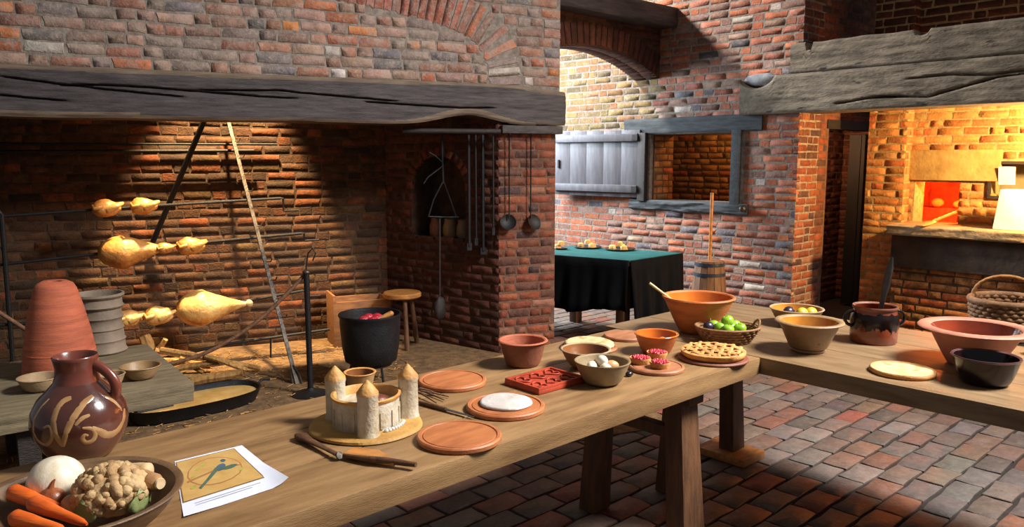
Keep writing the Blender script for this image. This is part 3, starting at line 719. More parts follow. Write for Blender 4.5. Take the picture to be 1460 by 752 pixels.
# ================================================================== TABLES
ZT = .80
def plank_top(root, x0, x1, y0, y1, along, n, m):
    for k in range(n):
        if along == 'x':
            w = (y1 - y0) / n; c = ((x0 + x1) / 2, y0 + w * (k + .5), ZT - .036); d = (x1 - x0 - .002 * k, w - .0022, .072)
        else:
            w = (x1 - x0) / n; c = (x0 + w * (k + .5), (y0 + y1) / 2, ZT - .036); d = (w - .0022, y1 - y0 - .002 * k, .072)
        MB().box(c, d).build('plank', m, root, bevel=.004)
t1 = thing('trestle_table', 'long scrubbed oak trestle table laden with dishes in front of the fireplace', 'table')
plank_top(t1, -1.3, 2.896, 1.60, 2.37, 'x', 3, M_TABLE)
def leg(root, bx, by, tx, ty, w=.15, d=.09, m=M_LEG):
    MB().box((bx, by, (ZT - .072) / 2), (w, d, ZT - .072), None, 0, (.72, .9), (tx - bx, ty - by)).build('leg', m, root, bevel=.004)
for xo in (2.55, -.75):
    leg(t1, xo, 1.70, xo - .02, 1.74); leg(t1, xo + .07, 2.26, xo + .05, 2.20, .12)
    MB().box((xo + .03, 1.98, .50), (.05, .56, .05)).build('stretcher', M_LEG, t1, bevel=.004)
    MB().box((xo, 1.985, .69), (.1, .62, .07)).build('cross_rail', M_LEG, t1, bevel=.004)
t2 = thing('side_table', 'second oak table set crosswise at the far right end', 'table')
plank_top(t2, 2.90, 3.93, -.9, 2.45, 'y', 3, M_TABLE2)
for yo in (2.14, -.4):
    leg(t2, 3.04, yo, 3.10, yo, .11); leg(t2, 3.68, yo + .04, 3.62, yo + .04, .12)
    MB().box((3.36, yo + .02, .50), (.56, .05, .05)).build('stretcher', M_LEG, t2, bevel=.004)
    MB().box((3.36, yo + .02, .69), (.66, .09, .07)).build('cross_rail', M_LEG, t2, bevel=.004)
MB().box((3.66, 2.18, .02), (.22, .3, .04)).build('foot_block', M_HONEY, t2, bevel=.004)

# ================================================================== THINGS ON THE TABLES
def rim_px(px, py, z, wpx):
    """place on the height z seen at the pixel, and half the width in metres that wpx pixels are there"""
    p = at(px, py, z); return p, wpx / F * proj(p)[2] / 2
def bowl(name, label, cat, px, py, rpx, hz, base_k, m_out, m_in, m_rim=None, lip=.006, wall=.007, z0=ZT, curve=1.0, group=None, rimw=.0, foot=.0, seg=56, wob=.02, pos=None, r=None):
    if pos is None:
        p, r = rim_px(px, py, z0 + hz, rpx); p.z = z0
    else: p = Vector(pos)
    o = thing(name, label, cat, p, 0, group); rb = r * base_k; prof = [(0, .0), (rb * .9, 0), (rb, .004)]
    if foot: prof += [(rb, foot), (rb * .94, foot + .004)]
    n = 10; ri = r - rimw
    for i in range(1, n + 1):
        t = i / n; prof.append((rb + (ri - rb) * t ** curve, max(.006 + foot, hz * t * .94)))
    MB().lathe(prof, seg, wob=wob * .3, seed=px).build('body', m_out, o, ang=60)
    rp = [(ri, hz * .93), (r + lip * .5, hz * .935), (r + lip, hz * .965), (r + lip * .6, hz), (ri - wall * .4, hz * 1.0), (ri - wall, hz * .96)]
    MB().lathe(rp, seg, wob=wob * .3, seed=px).build('rim', m_rim or m_out, o, ang=60)
    pin = [(ri - wall, hz * .96)] + [(rb + (ri - rb) * t ** curve - wall, max(.014 + foot, hz * t * .94)) for t in [1 - i / n for i in range(1, n)]] + [(0, .013 + foot)]
    MB().lathe(pin, seg, wob=wob * .3, seed=px).build('inside', m_in, o, ang=60)
    return o, p, r
def disc_board(name, label, px, py, wpx, hz=.018, m=M_BOARD, groove=True, z0=ZT, cat='board', group=None):
    p, r = rim_px(px, py, z0 + hz, wpx); p.z = z0
    prof = [(0, 0), (r * .97, 0), (r, .004), (r, hz - .004), (r - .004, hz), (r * .90, hz)]
    if groove: prof += [(r * .885, hz - .0035), (r * .86, hz - .0035), (r * .85, hz - .001)]
    prof += [(0, hz - (.001 if groove else 0))]
    o = MB().lathe(prof, 64).build(name, m, None, p, ang=30)
    return tag(o, label, cat, group), p, r

# --- vegetable bowl at the front left
vb, vp, vr = bowl('wooden_bowl', 'large turned wooden bowl holding vegetables at the near end of the long table', 'bowl', 112, 703, 272, .085, .55, M_WOODB, M_WOODB, M_WOODB, lip=.004, wall=.014, curve=.55)
zf = ZT + .03
def root_veg(name, label, cat, pa, pb, ra, rb, m, extra=None, bend=0):
    pa = Vector(pa); pb = Vector(pb); n = 12; pts = []; rs = []
    for i in range(n + 1):
        t = i / n; pts.append(pa.lerp(pb, t) + Vector((0, 0, bend * math.sin(math.pi * t))))
        k = min(1, math.sqrt(max(0.0, t / .08)) if t < .08 else 1); e = 1 if t < .93 else max(.15, math.sqrt(max(0, 1 - ((t - .93) / .07) ** 2)))
        rs.append(max(.003, (ra + (rb - ra) * t ** .9) * (.45 + .55 * k) * e * (1 + .03 * math.sin(i * 5.1))))
    root = thing(name, label, cat, pa); MB().tube([p - pa for p in pts], rs, 16).build('root', m, root, ang=70)
    return root
c1 = at(22, 700, .885); c1b = at(82, 727, .86)
root_veg('carrot', 'orange carrot with the blunt end leaning on the left bowl rim', 'carrot', at(14, 700, .885), at(85, 728, .865), .020, .013, M_CARROT)
root_veg('carrot', 'orange carrot lying lengthwise in the middle of the wooden bowl', 'carrot', at(42, 716, .885), at(124, 748, .875), .019, .007, M_CARROT)
root_veg('carrot', 'orange carrot nearest the front rim of the wooden bowl', 'carrot', at(16, 737, .885), at(92, 757, .875), .019, .009, M_CARROT)
on_p = at(82, 700, .86); on_r = 38 / F * proj(on_p)[2]
on = thing('white_onion', 'big shiny white onion in the wooden bowl', 'onion', on_p + Vector((0, 0, .02)))
prof = [(0, -on_r * .9), (on_r * .35, -on_r * .86), (on_r * .75, -on_r * .62), (on_r, -on_r * .05), (on_r * .93, on_r * .38), (on_r * .68, on_r * .72), (on_r * .32, on_r * .92), (0, on_r * .95)]
MB().lathe(prof, 36, rot=Matrix.Rotation(R(35), 3, 'X'), wob=.02).build('bulb', M_ONION, on, ang=80)
MB().lathe([(0, -on_r * .99), (.008, -on_r * .98), (.012, -on_r * .86)], 12, rot=Matrix.Rotation(R(35), 3, 'X')).build('root_plate', M_ROOT, on)
br = at(74, 712, .865)
bo = thing('brown_onion', 'small brown onion tucked under the white onion', 'onion', br)
MB().ball((0, 0, 0), (.030, .030, .027), 24, 14).build('bulb', M_ONIONB, bo, ang=80)
MB().tube([(0, 0, .025), (.004, 0, .036), (.009, 0, .044)], [.007, .004, .002], 8).build('tip', M_ONIONB, bo)
sh_ = at(104, 718, .865)
s2 = thing('shallot', 'small tan shallot between the carrots and the cauliflower', 'shallot', sh_)
MB().ball((0, 0, 0), (.032, .022, .021), 20, 12, taper=-.3, rot=Matrix.Rotation(R(60), 3, 'Z')).build('bulb', M_ROOT, s2, ang=80)
cp = at(160, 712, .862); cr = 52 / F * proj(cp)[2]
cf = thing('cauliflower', 'cauliflower with browned curd in the wooden bowl', 'cauliflower', cp + Vector((0, 0, .018)))
cb = MB().ball((0, 0, 0), (cr * .86, cr * .86, cr * .62), 28, 16, amp=.12, freq=3)
rr = random.Random(8)
for i in range(150):
    a = rr.uniform(0, 6.28); ph = math.acos(rr.uniform(-.25, 1)); u = Vector((math.sin(ph) * math.cos(a), math.sin(ph) * math.sin(a), math.cos(ph)))
    q = rr.uniform(.10, .19) * cr
    cb.ball((u.x * cr * .86, u.y * cr * .86, u.z * cr * .64), q, 9, 6, amp=.25, freq=6, seed=i)
cb.build('curd', M_CAUL, cf, ang=80)
for a0_ in (-60, -15, 60, 140, 210):
    lf = MB(); vs = []; fs = []
    for i in range(7):
        for j in range(5):
            t = i / 6; w = (j - 2) / 2; aa = R(a0_) + w * .38 * math.sin(math.pi * min(1, t * .8 + .2)); rad = cr * (.95 + .06 * t)
            vs.append((rad * math.cos(aa), rad * math.sin(aa), -cr * .45 + t * cr * .72 - abs(w) * .012 * t))
    for i in range(6):
        for j in range(4): fs.append((i * 5 + j, i * 5 + j + 1, i * 5 + j + 6, i * 5 + j + 5))
    lf.add(vs, fs); o = lf.build('leaf', M_CAULL, cf, ang=80); sm = o.modifiers.new('s', 'SOLIDIFY'); sm.thickness = .004
pr = root_veg('parsnip', 'tan parsnip with a cut pale end at the right of the wooden bowl', 'parsnip', at(228, 690, .892), at(150, 670, .885), .020, .026, M_ROOT)
d_ = (at(228, 690, .892) - at(150, 670, .885)).normalized()
MB().tube([(0, 0, 0), d_ * .004], [.0135, .012], 14).build('cut_end', M_ROOTC, pr)
root_veg('turnip', 'pale tan root lying behind the cauliflower in the wooden bowl', 'turnip', at(215, 673, .885), at(165, 668, .88), .022, .012, M_ROOTC)

# --- slipware jug
jp = at(118, 650, ZT); k = proj(jp)[2] / F
jg = thing('slipware_jug', 'brown glazed jug with cream scrolls behind the wooden bowl', 'jug', jp)
JP = [(0, 0), (30, 0), (38, 3), (50, 18), (59, 36), (62.5, 53), (60, 70), (51, 86), (38, 99), (30, 108), (27, 118), (26.5, 128), (28.5, 139), (29.5, 143)]
JP = [(a * k, b * k * 1.02) for a, b in JP]
MB().lathe(JP[:10], 56).build('body', M_JUG, jg, ang=70)
MB().lathe(JP[9:] + [(JP[-1][0] - .003, JP[-1][1] + .003), (JP[-1][0] - .008, JP[-1][1] - .003), (23 * k, 118 * k), (24 * k, 106 * k), (35 * k, 98 * k)], 56).build('neck', M_JUGTOP, jg, ang=70)
hd = []
for i in range(14):
    t = i / 13; hd.append((math.cos(R(-42.8)) * k * (26 + 15 * math.sin(math.pi * t) ** .7 + 22 * t), math.sin(R(-42.8)) * k * (26 + 15 * math.sin(math.pi * t) ** .7 + 22 * t), k * (134 - 48 * t)))
MB().tube(hd, [.011] * 14, 10, flat=1.3).build('handle', M_JUGTOP, jg, ang=70)
def jr(z):
    for (r0, z0_), (r1, z1_) in zip(JP, JP[1:]):
        if z0_ <= z <= z1_ and z1_ > z0_: return r0 + (r1 - r0) * (z - z0_) / (z1_ - z0_)
    return JP[-1][0]
def slip(pts, w):
    vs = []; fs = []
    for i, (a, z) in enumerate(pts):
        p0 = pts[max(0, i - 1)]; p1 = pts[min(len(pts) - 1, i + 1)]
        r = jr(z); dx = (p1[0] - p0[0]) * r; dz = p1[1] - p0[1]; L = math.hypot(dx, dz) or 1
        e = w * (.35 + .65 * math.sin(math.pi * min(1, (i + .6) / len(pts))) ** .6)
        for s_ in (-1, -.4, .4, 1):
            aa = a - s_ * e * dz / L / r; zz = z + s_ * e * dx / L; q = jr(zz) + (.0012 if abs(s_) < 1 else -.0006)
            vs.append((q * math.cos(aa), q * math.sin(aa), zz))
    for i in range(len(pts) - 1):
        for j in range(3): fs.append((i * 4 + j, i * 4 + j + 1, i * 4 + j + 5, i * 4 + j + 4))
    return MB().add(vs, fs)
fa = math.atan2(-jp.y, -jp.x)
def scroll(ca, cz, r0, turns, start, tail, mirror=1):
    pts = []
    for i in range(36):
        t = i / 35; w = start + turns * 2 * math.pi * t; rad = r0 * (.18 + .82 * t)
        pts.append((ca + mirror * rad * math.cos(w) / .11, cz + rad * math.sin(w)))
    x, z = pts[-1]
    for i in range(1, 14):
        t = i / 13; pts.append((x + mirror * tail[0] * t + mirror * .12 * math.sin(math.pi * t), z + tail[1] * t ** 1.2))
    return pts
def J(px, py):
    z = (650 + 16 - py) * k * 1.04; return (fa + math.asin(max(-.97, min(.97, (px - 118) / (jr(z) / k)))), z)
def chain(P): return smooth([J(*q) for q in P], 6)
for P, w in (([(126, 621), (122, 619), (119, 624), (123, 630), (131, 629), (135, 621), (131, 612), (120, 609)], .0075), ([(131, 611), (140, 618), (150, 627), (162, 627), (171, 616), (174, 602)], .0125), ([(150, 578), (162, 588), (170, 602)], .006),
             ([(96, 632), (101, 612), (111, 594), (124, 580), (136, 574)], .0095), ([(110, 572), (99, 576), (90, 588), (87, 606), (92, 624), (96, 632)], .0095), ([(112, 604), (120, 597), (130, 594)], .006), ([(84, 573), (70, 588), (63, 606), (66, 624), (76, 630), (84, 618), (82, 604), (75, 606)], .006)):
    slip(chain(P), w).build('slip_scroll', M_SLIP, jg, ang=80)
for args, w in (((fa + 2.2, .088, .034, 1.1, R(120), (-.5, .09), 1), .009), ((fa + 3.6, .085, .032, 1.2, R(40), (.4, .07), -1), .009)):
    slip([(a, min(max(z, .012), .185)) for a, z in scroll(*args)], w).build('slip_scroll', M_SLIP, jg, ang=80)

# --- printed sheet
def sheet():
    o = at(237, 717, ZT); e1 = at(399, 708, ZT) - o
    A_ = at(240, 722, ZT); B_ = at(404, 694, ZT); C_ = at(345, 636, ZT); D_ = at(249, 659, ZT)
    A2 = at(262, 740, ZT); B2 = at(412, 690, ZT)
    root = thing('printed_sheet', 'white paper sheet printed with a bird picture on the long table', 'paper', A_)
    def P(u, v, h=.0): return (A2.lerp(B2, u)).lerp(D_.lerp(C_, u), v) - A_ + Vector((0, 0, h))
    vs = []; fs = []; n = 12
    def lift(u, v): return .0015 + .022 * max(0, u - .88) / .12 * max(0, .5 - v) * 1.4 + .010 * max(0, .12 - v) / .12 * max(0, .35 - u)
    for i in range(n + 1):
        for j in range(n + 1): vs.append(P(i / n, j / n, lift(i / n, j / n)))
    for i in range(n):
        for j in range(n): fs.append((i * (n + 1) + j, (i + 1) * (n + 1) + j, (i + 1) * (n + 1) + j + 1, i * (n + 1) + j + 1))
    MB().add(vs, fs).build('sheet', M_PAPER, root)
    def patch(name, poly, m, h):
        MB().add([P(u, v, lift(u, v) + h) for u, v in poly], [tuple(range(len(poly)))]).build(name, m, root)
    def rect(u0, v0, u1, v1, k=8):
        return [(u0 + (u1 - u0) * i / k, v0) for i in range(k)] + [(u1, v0 + (v1 - v0) * i / k) for i in range(k)] + [(u1 - (u1 - u0) * i / k, v1) for i in range(k)] + [(u0, v1 - (v1 - v0) * i / k) for i in range(k)]
    patch('picture_border', rect(.012, .22, .86, .97), M_PRINT_EDGE, .0006)
    patch('picture', rect(.025, .235, .847, .957), M_PRINT, .0010)
    def ell(cu, cv, a, b, ang=0, k=16): return [(cu + a * math.cos(w) * math.cos(ang) - b * math.sin(w) * math.sin(ang), cv + a * math.cos(w) * math.sin(ang) + b * math.sin(w) * math.cos(ang)) for w in [2 * math.pi * i / k for i in range(k)]]
    patch('painted_ring', ell(.44, .62, .33, .27), M_PRINT_RED, .0012)
    patch('painted_ground', ell(.44, .62, .315, .255), M_PRINT, .0014)
    patch('bird_body', ell(.52, .64, .085, .05, .7), M_PRINT_BLUE, .0018)
    patch('bird_head', ell(.60, .76, .032, .03), M_PRINT_BLUE, .0020)
    patch('bird_tail', [(.50, .62), (.46, .58), (.22, .35), (.20, .38), (.30, .48), (.46, .66)], M_PRINT_GREEN, .0020)
    patch('bird_wing', ell(.62, .60, .10, .035, .1), M_PRINT_GREEN, .0022)
    patch('branch', [(.10, .52), (.45, .60), (.75, .58), (.75, .60), (.45, .63), (.10, .55)], M_PRINT_RED, .0016)
    for cu, cv in ((.34, .78), (.26, .72), (.72, .5), (.18, .6), (.15, .42)): patch('painted_leaf', ell(cu, cv, .04, .02, .5), M_PRINT_YEL, .0018)
    for k_, v in enumerate((.155, .12)): patch('text_line', rect(.12, v, .78 - .1 * k_, v + .008), M_INK, .0008)
sheet()

# --- castle pie
cpP = at(523, 608, ZT); kc = proj(cpP)[2] / F
cs = thing('castle_pie', 'raised pie shaped like a castle with four towers on a round crust', 'pie', cpP)
rB = 80 * kc
MB().lathe([(0, 0), (rB * .96, 0), (rB, .004), (rB * .985, .011), (rB * .93, .013), (0, .012)], 56, wob=.05).build('crust_base', M_CASTLEBASE, cs, ang=60)
rw = 47 * kc; hw = .106
wl = MB().lathe([(rw, .012), (rw * 1.0, hw * .9), (rw * 1.03, hw * .92), (rw * 1.05, hw), (rw * .97, hw * 1.02), (rw * .93, hw * .97), (rw * .92, hw * .75), (0, hw * .72)], 56, mi=[0, 0, 1, 1, 1, 1, 0], wob=.02)
wl.build('pie_wall', [M_CASTLE, M_CASTLETOP], cs, ang=50)
for i in range(30):
    a = 2 * math.pi * i / 30
    if i % 2 == 0: MB().box((math.cos(a) * (rw + .001), math.sin(a) * (rw + .001), .045), (.004, .009, .05), Matrix.Rotation(a, 3, 'Z')).build('pastry_strip', M_CASTLE, cs)
MB().ball((rw * .35, -rw * .1, hw * .76), (.035, .028, .014), 16, 8, amp=.2).build('filling', M_FILL, cs)
camang = math.atan2(-cpP.y, -cpP.x)
for ai, am in ((2, 54), (107, 63), (-124, 52)):
    a = camang + R(ai); rt_ = am * kc; c = (math.cos(a) * rt_, math.sin(a) * rt_, 0); tr = 14.5 * kc; th_ = .142
    tw = MB().lathe([(tr * 1.12, .010), (tr * 1.05, .018), (tr, .03), (tr * .98, th_ * .9), (tr * 1.04, th_ * .93), (tr * 1.04, th_)], 20, c).build('tower', M_CASTLE, cs, ang=50)
    MB().lathe([(tr * 1.05, th_ - .004), (tr * 1.02, th_ + .003), (tr * .55, th_ + .022), (tr * .16, th_ + .036), (0, th_ + .040)], 20, c).build('tower_roof', M_CASTLETOP, tw, ang=50)
for i in range(9):
    a = camang + R(30) + R(i * 6.0); MB().ball((math.cos(a) * rw * 1.12, math.sin(a) * rw * 1.12, .016), (.007, .007, .006), 10, 6).build('piped_bead', M_ICING, cs)
# terracotta pot behind the castle
bowl('small_pot', 'small tan pot standing close behind the castle pie', 'pot', 513, 530, 44, .06, .75, M_BUFF, M_BROTH, M_PASTE, lip=.003)

# --- boards, pastry, utensils
disc_board('cutting_board', 'empty round red brown board at the table edge right of the castle pie', 655, 619, 121)
disc_board('cutting_board', 'empty round red brown board behind the castle pie beside the twigs', 645, 540, 97)
_, bp3, br3 = disc_board('cutting_board', 'round red brown board under the white iced disc', 721, 576, 112)
p, r = rim_px(722, 571, ZT + .028, 75); p.z = ZT + .0175
ic = MB().lathe([(0, 0), (r * .96, 0), (r, .004), (r * .98, .009), (r * .9, .011), (r * .5, .0115), (0, .011)], 40, wob=.08).build('iced_disc', M_ICING, None, p, ang=60)
tag(ic, 'white iced pastry disc on a round board', 'pastry')
disc_board('cutting_board', 'flat round brown board behind the small orange bowl', 891, 477, 60, .016, M_BOARD2, False)
_, bpt, brt = disc_board('serving_board', 'round board carrying three red tarts', 936, 521, 79, .016, M_BOARD2)
# tarts
def tart(px, py, label):
    p = at(px, py, ZT + .03); p.z = ZT + .0155; r = 15 / F * proj(p)[2]
    o = thing('berry_tart', label, 'tart', p)
    MB().lathe([(0, 0), (r * .8, 0), (r, .020), (r * .98, .024), (r * .84, .021), (0, .019)], 26, wob=.04).build('crust', M_PASTE, o, ang=60)
    q = random.Random(int(px)); f = MB()
    for i in range(34):
        a = i * 2.4; d = r * .78 * math.sqrt(i / 34); f.ball((math.cos(a) * d, math.sin(a) * d, .023), (r * .17, r * .17, .007), 8, 5)
    f.build('berries', M_RASP, o, ang=80)
    return o
tart(913, 513, 'red berry tart on the round board, left of the three'); tart(937, 505, 'red berry tart on the round board, rearmost of the three'); tart(941, 519, 'red berry tart on the round board, nearest the table edge')
# mould tray
mq = [at(726, 551, ZT), at(776, 567, ZT), at(829, 543, ZT), at(775, 530, ZT)]
mc = sum(mq, Vector()) / 4; e1 = (mq[1] - mq[0]).normalized(); e2 = Vector((-e1.y, e1.x, 0)); L1 = (mq[1] - mq[0]).length; L2 = (mq[3] - mq[0]).length
mt = thing('biscuit_mould', 'rectangular red terracotta mould tray with heart shaped hollows', 'mould', mc, math.atan2(e1.y, e1.x))
MB().box((0, 0, .008), (L1, L2, .016)).build('tray', M_TERRA_RED, mt, bevel=.004)
def frame_(w, d, z, t, h): 
    b = MB(); b.box((0, d / 2, z), (w + t, t, h)); b.box((0, -d / 2, z), (w + t, t, h)); b.box((w / 2, 0, z), (t, d, h)); b.box((-w / 2, 0, z), (t, d, h)); return b
frame_(L1 - .012, L2 - .012, .019, .010, .012).build('rim', M_TERRA_RED, mt, bevel=.002)
for i in range(2):
    for j in range(3):
        cx0 = -L1 / 4 * .95 + i * L1 / 2 * .95; cy0 = -L2 / 3.2 + j * L2 / 3.2
        pts = []
        for q in range(25):
            w = 2 * math.pi * q / 24; hx = 16 * math.sin(w) ** 3; hy = 13 * math.cos(w) - 5 * math.cos(2 * w) - 2 * math.cos(3 * w) - math.cos(4 * w)
            pts.append((cx0 + hx / 17 * L1 * .20, cy0 + hy / 17 * L2 * .13, .019))
        MB().tube(pts, .0035, 6, caps=False).build('heart_ridge', M_TERRA_RED, mt, ang=80)
# twigs
tw_ = [((597, 556), (634, 571)), ((600, 558), (640, 566)), ((596, 559), (622, 575)), ((598, 554), (628, 563))]
for i, (a, b) in enumerate(tw_):
    pa = at(*a, ZT + .006 + .004 * i); pb = at(*b, ZT + .006)
    o = MB().tube([Vector((0, 0, 0)), (pb - pa) * .5 + Vector((0, .003, .002)), pb - pa], [.004, .0035, .002], 7).build('birch_twig', M_ROPE, None, pa)
    tag(o, ['thin brown twig on the bundle, aimed lowest at the board', 'longest thin brown twig of the bundle by the castle pie', 'shortest thin brown twig of the bundle, nearest the knife', 'thin brown twig of the bundle nearest the rear board'][i], 'twig', 'twigs of the small whisk')
pa = at(598, 574, ZT + .008); pb = at(676, 595, ZT + .008)
kn = thing('table_knife', 'dark slim knife lying between castle pie and iced disc', 'knife', pa)
dv = pb - pa
MB().tube([(0, 0, 0), dv * .25, dv * .5], [.006, .008, .007], 10).build('handle', M_LEG, kn, ang=70)
MB().tube([dv * .5, dv * .75, dv], [.008, .0075, .003], 8, flat=.3).build('blade', M_METALG, kn, ang=70)
# dark spoon and pale paddle by the castle
pa = at(424, 620, ZT + .012); pm = at(484, 650, ZT + .014)
sp = thing('pastry_jigger', 'dark wooden handled pastry tool in front of the castle pie', 'tool', pa); dv = pm - pa
MB().tube([(0, 0, 0), dv * .1, dv * .3, dv * .7, dv * .95], [.010, .022, .013, .008, .009], 12, flat=.5).build('handle', M_LEG, sp, ang=70)
MB().lathe([(0, -.003), (.010, -.003), (.011, 0), (.010, .003), (0, .003)], 18, dv, rot=Matrix.Rotation(R(60), 3, 'X')).build('wheel', M_STEEL, sp)
MB().ball(dv * 0.96, .006, 10, 6, 0).build('ferrule', M_STEEL, sp)
pa = at(490, 651, ZT + .006); pb = at(592, 668, ZT + .008); dv = pb - pa; u = dv.normalized(); s = Vector((-u.y, u.x, 0)); L = dv.length
pd = thing('wooden_paddle', 'flat pale wooden paddle with a dark handle near the table edge', 'paddle', pa, math.atan2(u.y, u.x))
prof_ = [(0, .052), (.04, .056), (.08, .058), (.125, .030), (.165, .012), (.17, .011), (L, .009)]
vs = []; fs = []
for x, w in prof_[:5]:
    vs += [(x, -.008, 0), (x, w, 0), (x, w, .009), (x, -.008, .009)]
for i in range(4):
    for j in range(4): fs.append((i * 4 + j, i * 4 + (j + 1) % 4, i * 4 + 4 + (j + 1) % 4, i * 4 + 4 + j))
fs += [(0, 1, 2, 3), (16, 17, 18, 19)]
MB().add(vs, fs).build('blade', M_HONEY, pd, ang=40)
MB().tube([(-.005, -.006, .006), (.05, -.011, .008), (.10, -.010, .010), (.14, -.002, .010), (L * .85, .004, .009), (L, .004, .010)], [.005, .007, .009, .009, .008, .007], 10).build('handle', M_LEG, pd, ang=70)

# --- bowls along the long table
bowl('terracotta_bowl', 'plain straight sided terracotta bowl standing alone at the far table edge', 'bowl', 745.5, 484, 66, .105, .70, M_TERRA_D, M_TERRA, M_TERRA, lip=.008, wall=.008, curve=.8)
# pale round flatbread on a plate behind the batter bowl
_, pp, prr = disc_board('round_plate', 'brown plate under the pale flatbread behind the batter bowl', 840, 493, 82, .012, M_BOARD2, cat='plate')
p = at(838, 488, ZT + .03); r = 36 / F * proj(p)[2]; p = Vector((pp.x, pp.y, ZT + .0115))
tag(MB().lathe([(0, 0), (r * .95, 0), (r, .006), (r * .97, .016), (r * .85, .021), (r * .7, .017), (0, .018)], 40, wob=.06).build('flatbread', M_PASTEP, None, p, ang=60), 'pale crimped flatbread on the plate behind the batter bowl', 'bread')
bb, bbp, bbr = bowl('batter_bowl', 'brown bowl of batter between terracotta bowl and egg bowl', 'bowl', 835, 497, 70, .075, .5, M_BUFF, M_BROTH, M_GREYB, lip=.004, curve=.65)
eb, ebp, ebr = bowl('egg_bowl', 'olive stoneware bowl full of eggs near the table edge', 'bowl', 859, 514, 78, .088, .52, M_GREYW, M_GREYW, M_GREYW, lip=.003, curve=.6)
rr = random.Random(5)
eggs = [(-.035, .02, 'white'), (-.02, -.035, 'white'), (.02, .03, 'brown'), (.032, -.02, 'brown'), (.0, .0, 'white')]
for i, (dx, dy, c) in enumerate(eggs):
    z = ebp.z + (.066 if i < 4 else .086)
    q = MB().ball((0, 0, 0), (.026, .020, .020), 18, 12, taper=-.15).build('egg', M_EGGW if c == 'white' else M_EGGB, None, ebp + Vector((dx, dy, z - ebp.z)), ang=80, rot=(0, 0, rr.uniform(0, 6)))
    lab = ['white egg at the back left of the olive bowl', 'white egg at the front left of the olive bowl', 'brown egg at the back right of the olive bowl', 'brown egg at the front right of the olive bowl', 'white egg on top of the others in the olive bowl'][i]
    tag(q, lab, 'egg', 'eggs in the olive bowl')
tag(MB().ball((0, 0, .010), (.018, .014, .011), 14, 8).build('dark_lump', M_PLATEB, None, at(897, 537, ZT)), 'small dark lump on the table beside the egg bowl', 'oddment')  # plain small dark lump, not identified
ob, obp, obr = bowl('orange_bowl', 'small orange bowl with a single egg, between the flat board and the lattice pie', 'bowl', 936, 475, 60, .085, .62, M_ORANGE, M_ORANGE_G, M_ORANGE_G, lip=.005, curve=.75)
tag(MB().ball((0, 0, 0), (.024, .019, .019), 18, 12).build('egg', M_EGGB, None, obp + Vector((.03, -.01, .045))), 'brown egg inside the small orange bowl', 'egg')
lo, lop, lor = bowl('mixing_bowl', 'large flared orange earthenware bowl at the table corner with a spoon in it', 'bowl', 996, 422, 98, .175, .52, M_ORANGE, M_ORANGE_G, M_ORANGE, lip=.008, wall=.009, curve=.95)
pa = at(926, 404, ZT + .235); pb = lop + Vector((0, 0, .06)) + (pa - lop).normalized() * .02; pb.z = ZT + .07
spn = thing('wooden_spoon', 'pale wooden spoon leaning over the rim of the large orange bowl', 'spoon', pb)
MB().tube([(0, 0, 0), (pa - pb) * .5, pa - pb], [.006, .006, .007], 10).build('handle', M_PASTEP, spn, ang=70)
MB().ball((0, 0, 0), (.03, .022, .010), 14, 8).build('spoon_bowl', M_HONEY, spn)
# wicker basket helper
def basket(name, label, p, rx, ry, h, flare, m, rows=7, stakes=22, rz=0, bottom=True):
    o = thing(name, label, 'basket', p, rz)
    w = MB()
    for j in range(rows):
        z = h * (j + .5) / rows; s_ = 1 - flare + flare * z / h; pts = []
        for i in range(stakes * 4 + 1):
            a = 2 * math.pi * i / (stakes * 4); q = 1 + .035 * math.cos(a * stakes + math.pi * j)
            pts.append((rx * s_ * q * math.cos(a), ry * s_ * q * math.sin(a), z))
        w.tube(pts, h / rows * .56, 6, caps=False)
    w.build('weave', m, o, ang=80)
    for i in range(stakes):
        a = 2 * math.pi * i / stakes
        MB().tube([(rx * (1 - flare) * math.cos(a), ry * (1 - flare) * math.sin(a), 0), (rx * math.cos(a), ry * math.sin(a), h)], min(rx, ry) * .022, 5).build('stake', m, o)
    rm = [(rx * 1.02 * math.cos(2 * math.pi * i / 40), ry * 1.02 * math.sin(2 * math.pi * i / 40), h) for i in range(41)]
    MB().tube(rm, h * .085, 8, caps=False).build('rim', m, o, ang=80)
    MB().lathe([(0, .004), (1 - flare, .004)], 30, sx=rx, sy=ry).build('bottom', m, o)
    return o
bk, kr = rim_px(1037, 464, ZT + .075, 88); bk.z = ZT
bs = basket('fruit_basket', 'shallow wicker basket of green apples behind the lattice pie', bk, kr, kr * .82, .07, .32, M_WICK, rows=5, rz=HEAD - R(90))
hpts = [Vector((kr * (.92 + .1 * math.sin(math.pi * i / 8)), kr * .25 * math.cos(math.pi * i / 8), .07 + .03 * math.sin(math.pi * i / 8))) for i in range(9)]
MB().tube(hpts, .005, 8).build('handle', M_WICK, bs, ang=80)
apl = None
spots = [(-.035, -.01), (.015, .03), (.05, -.02), (-.01, -.05), (.045, .05), (.0, .0), (-.05, .045)]
labs = ['at the left front', 'at the back middle', 'at the right front', 'nearest the front rim', 'at the back right', 'topmost of the heap', 'at the back left']
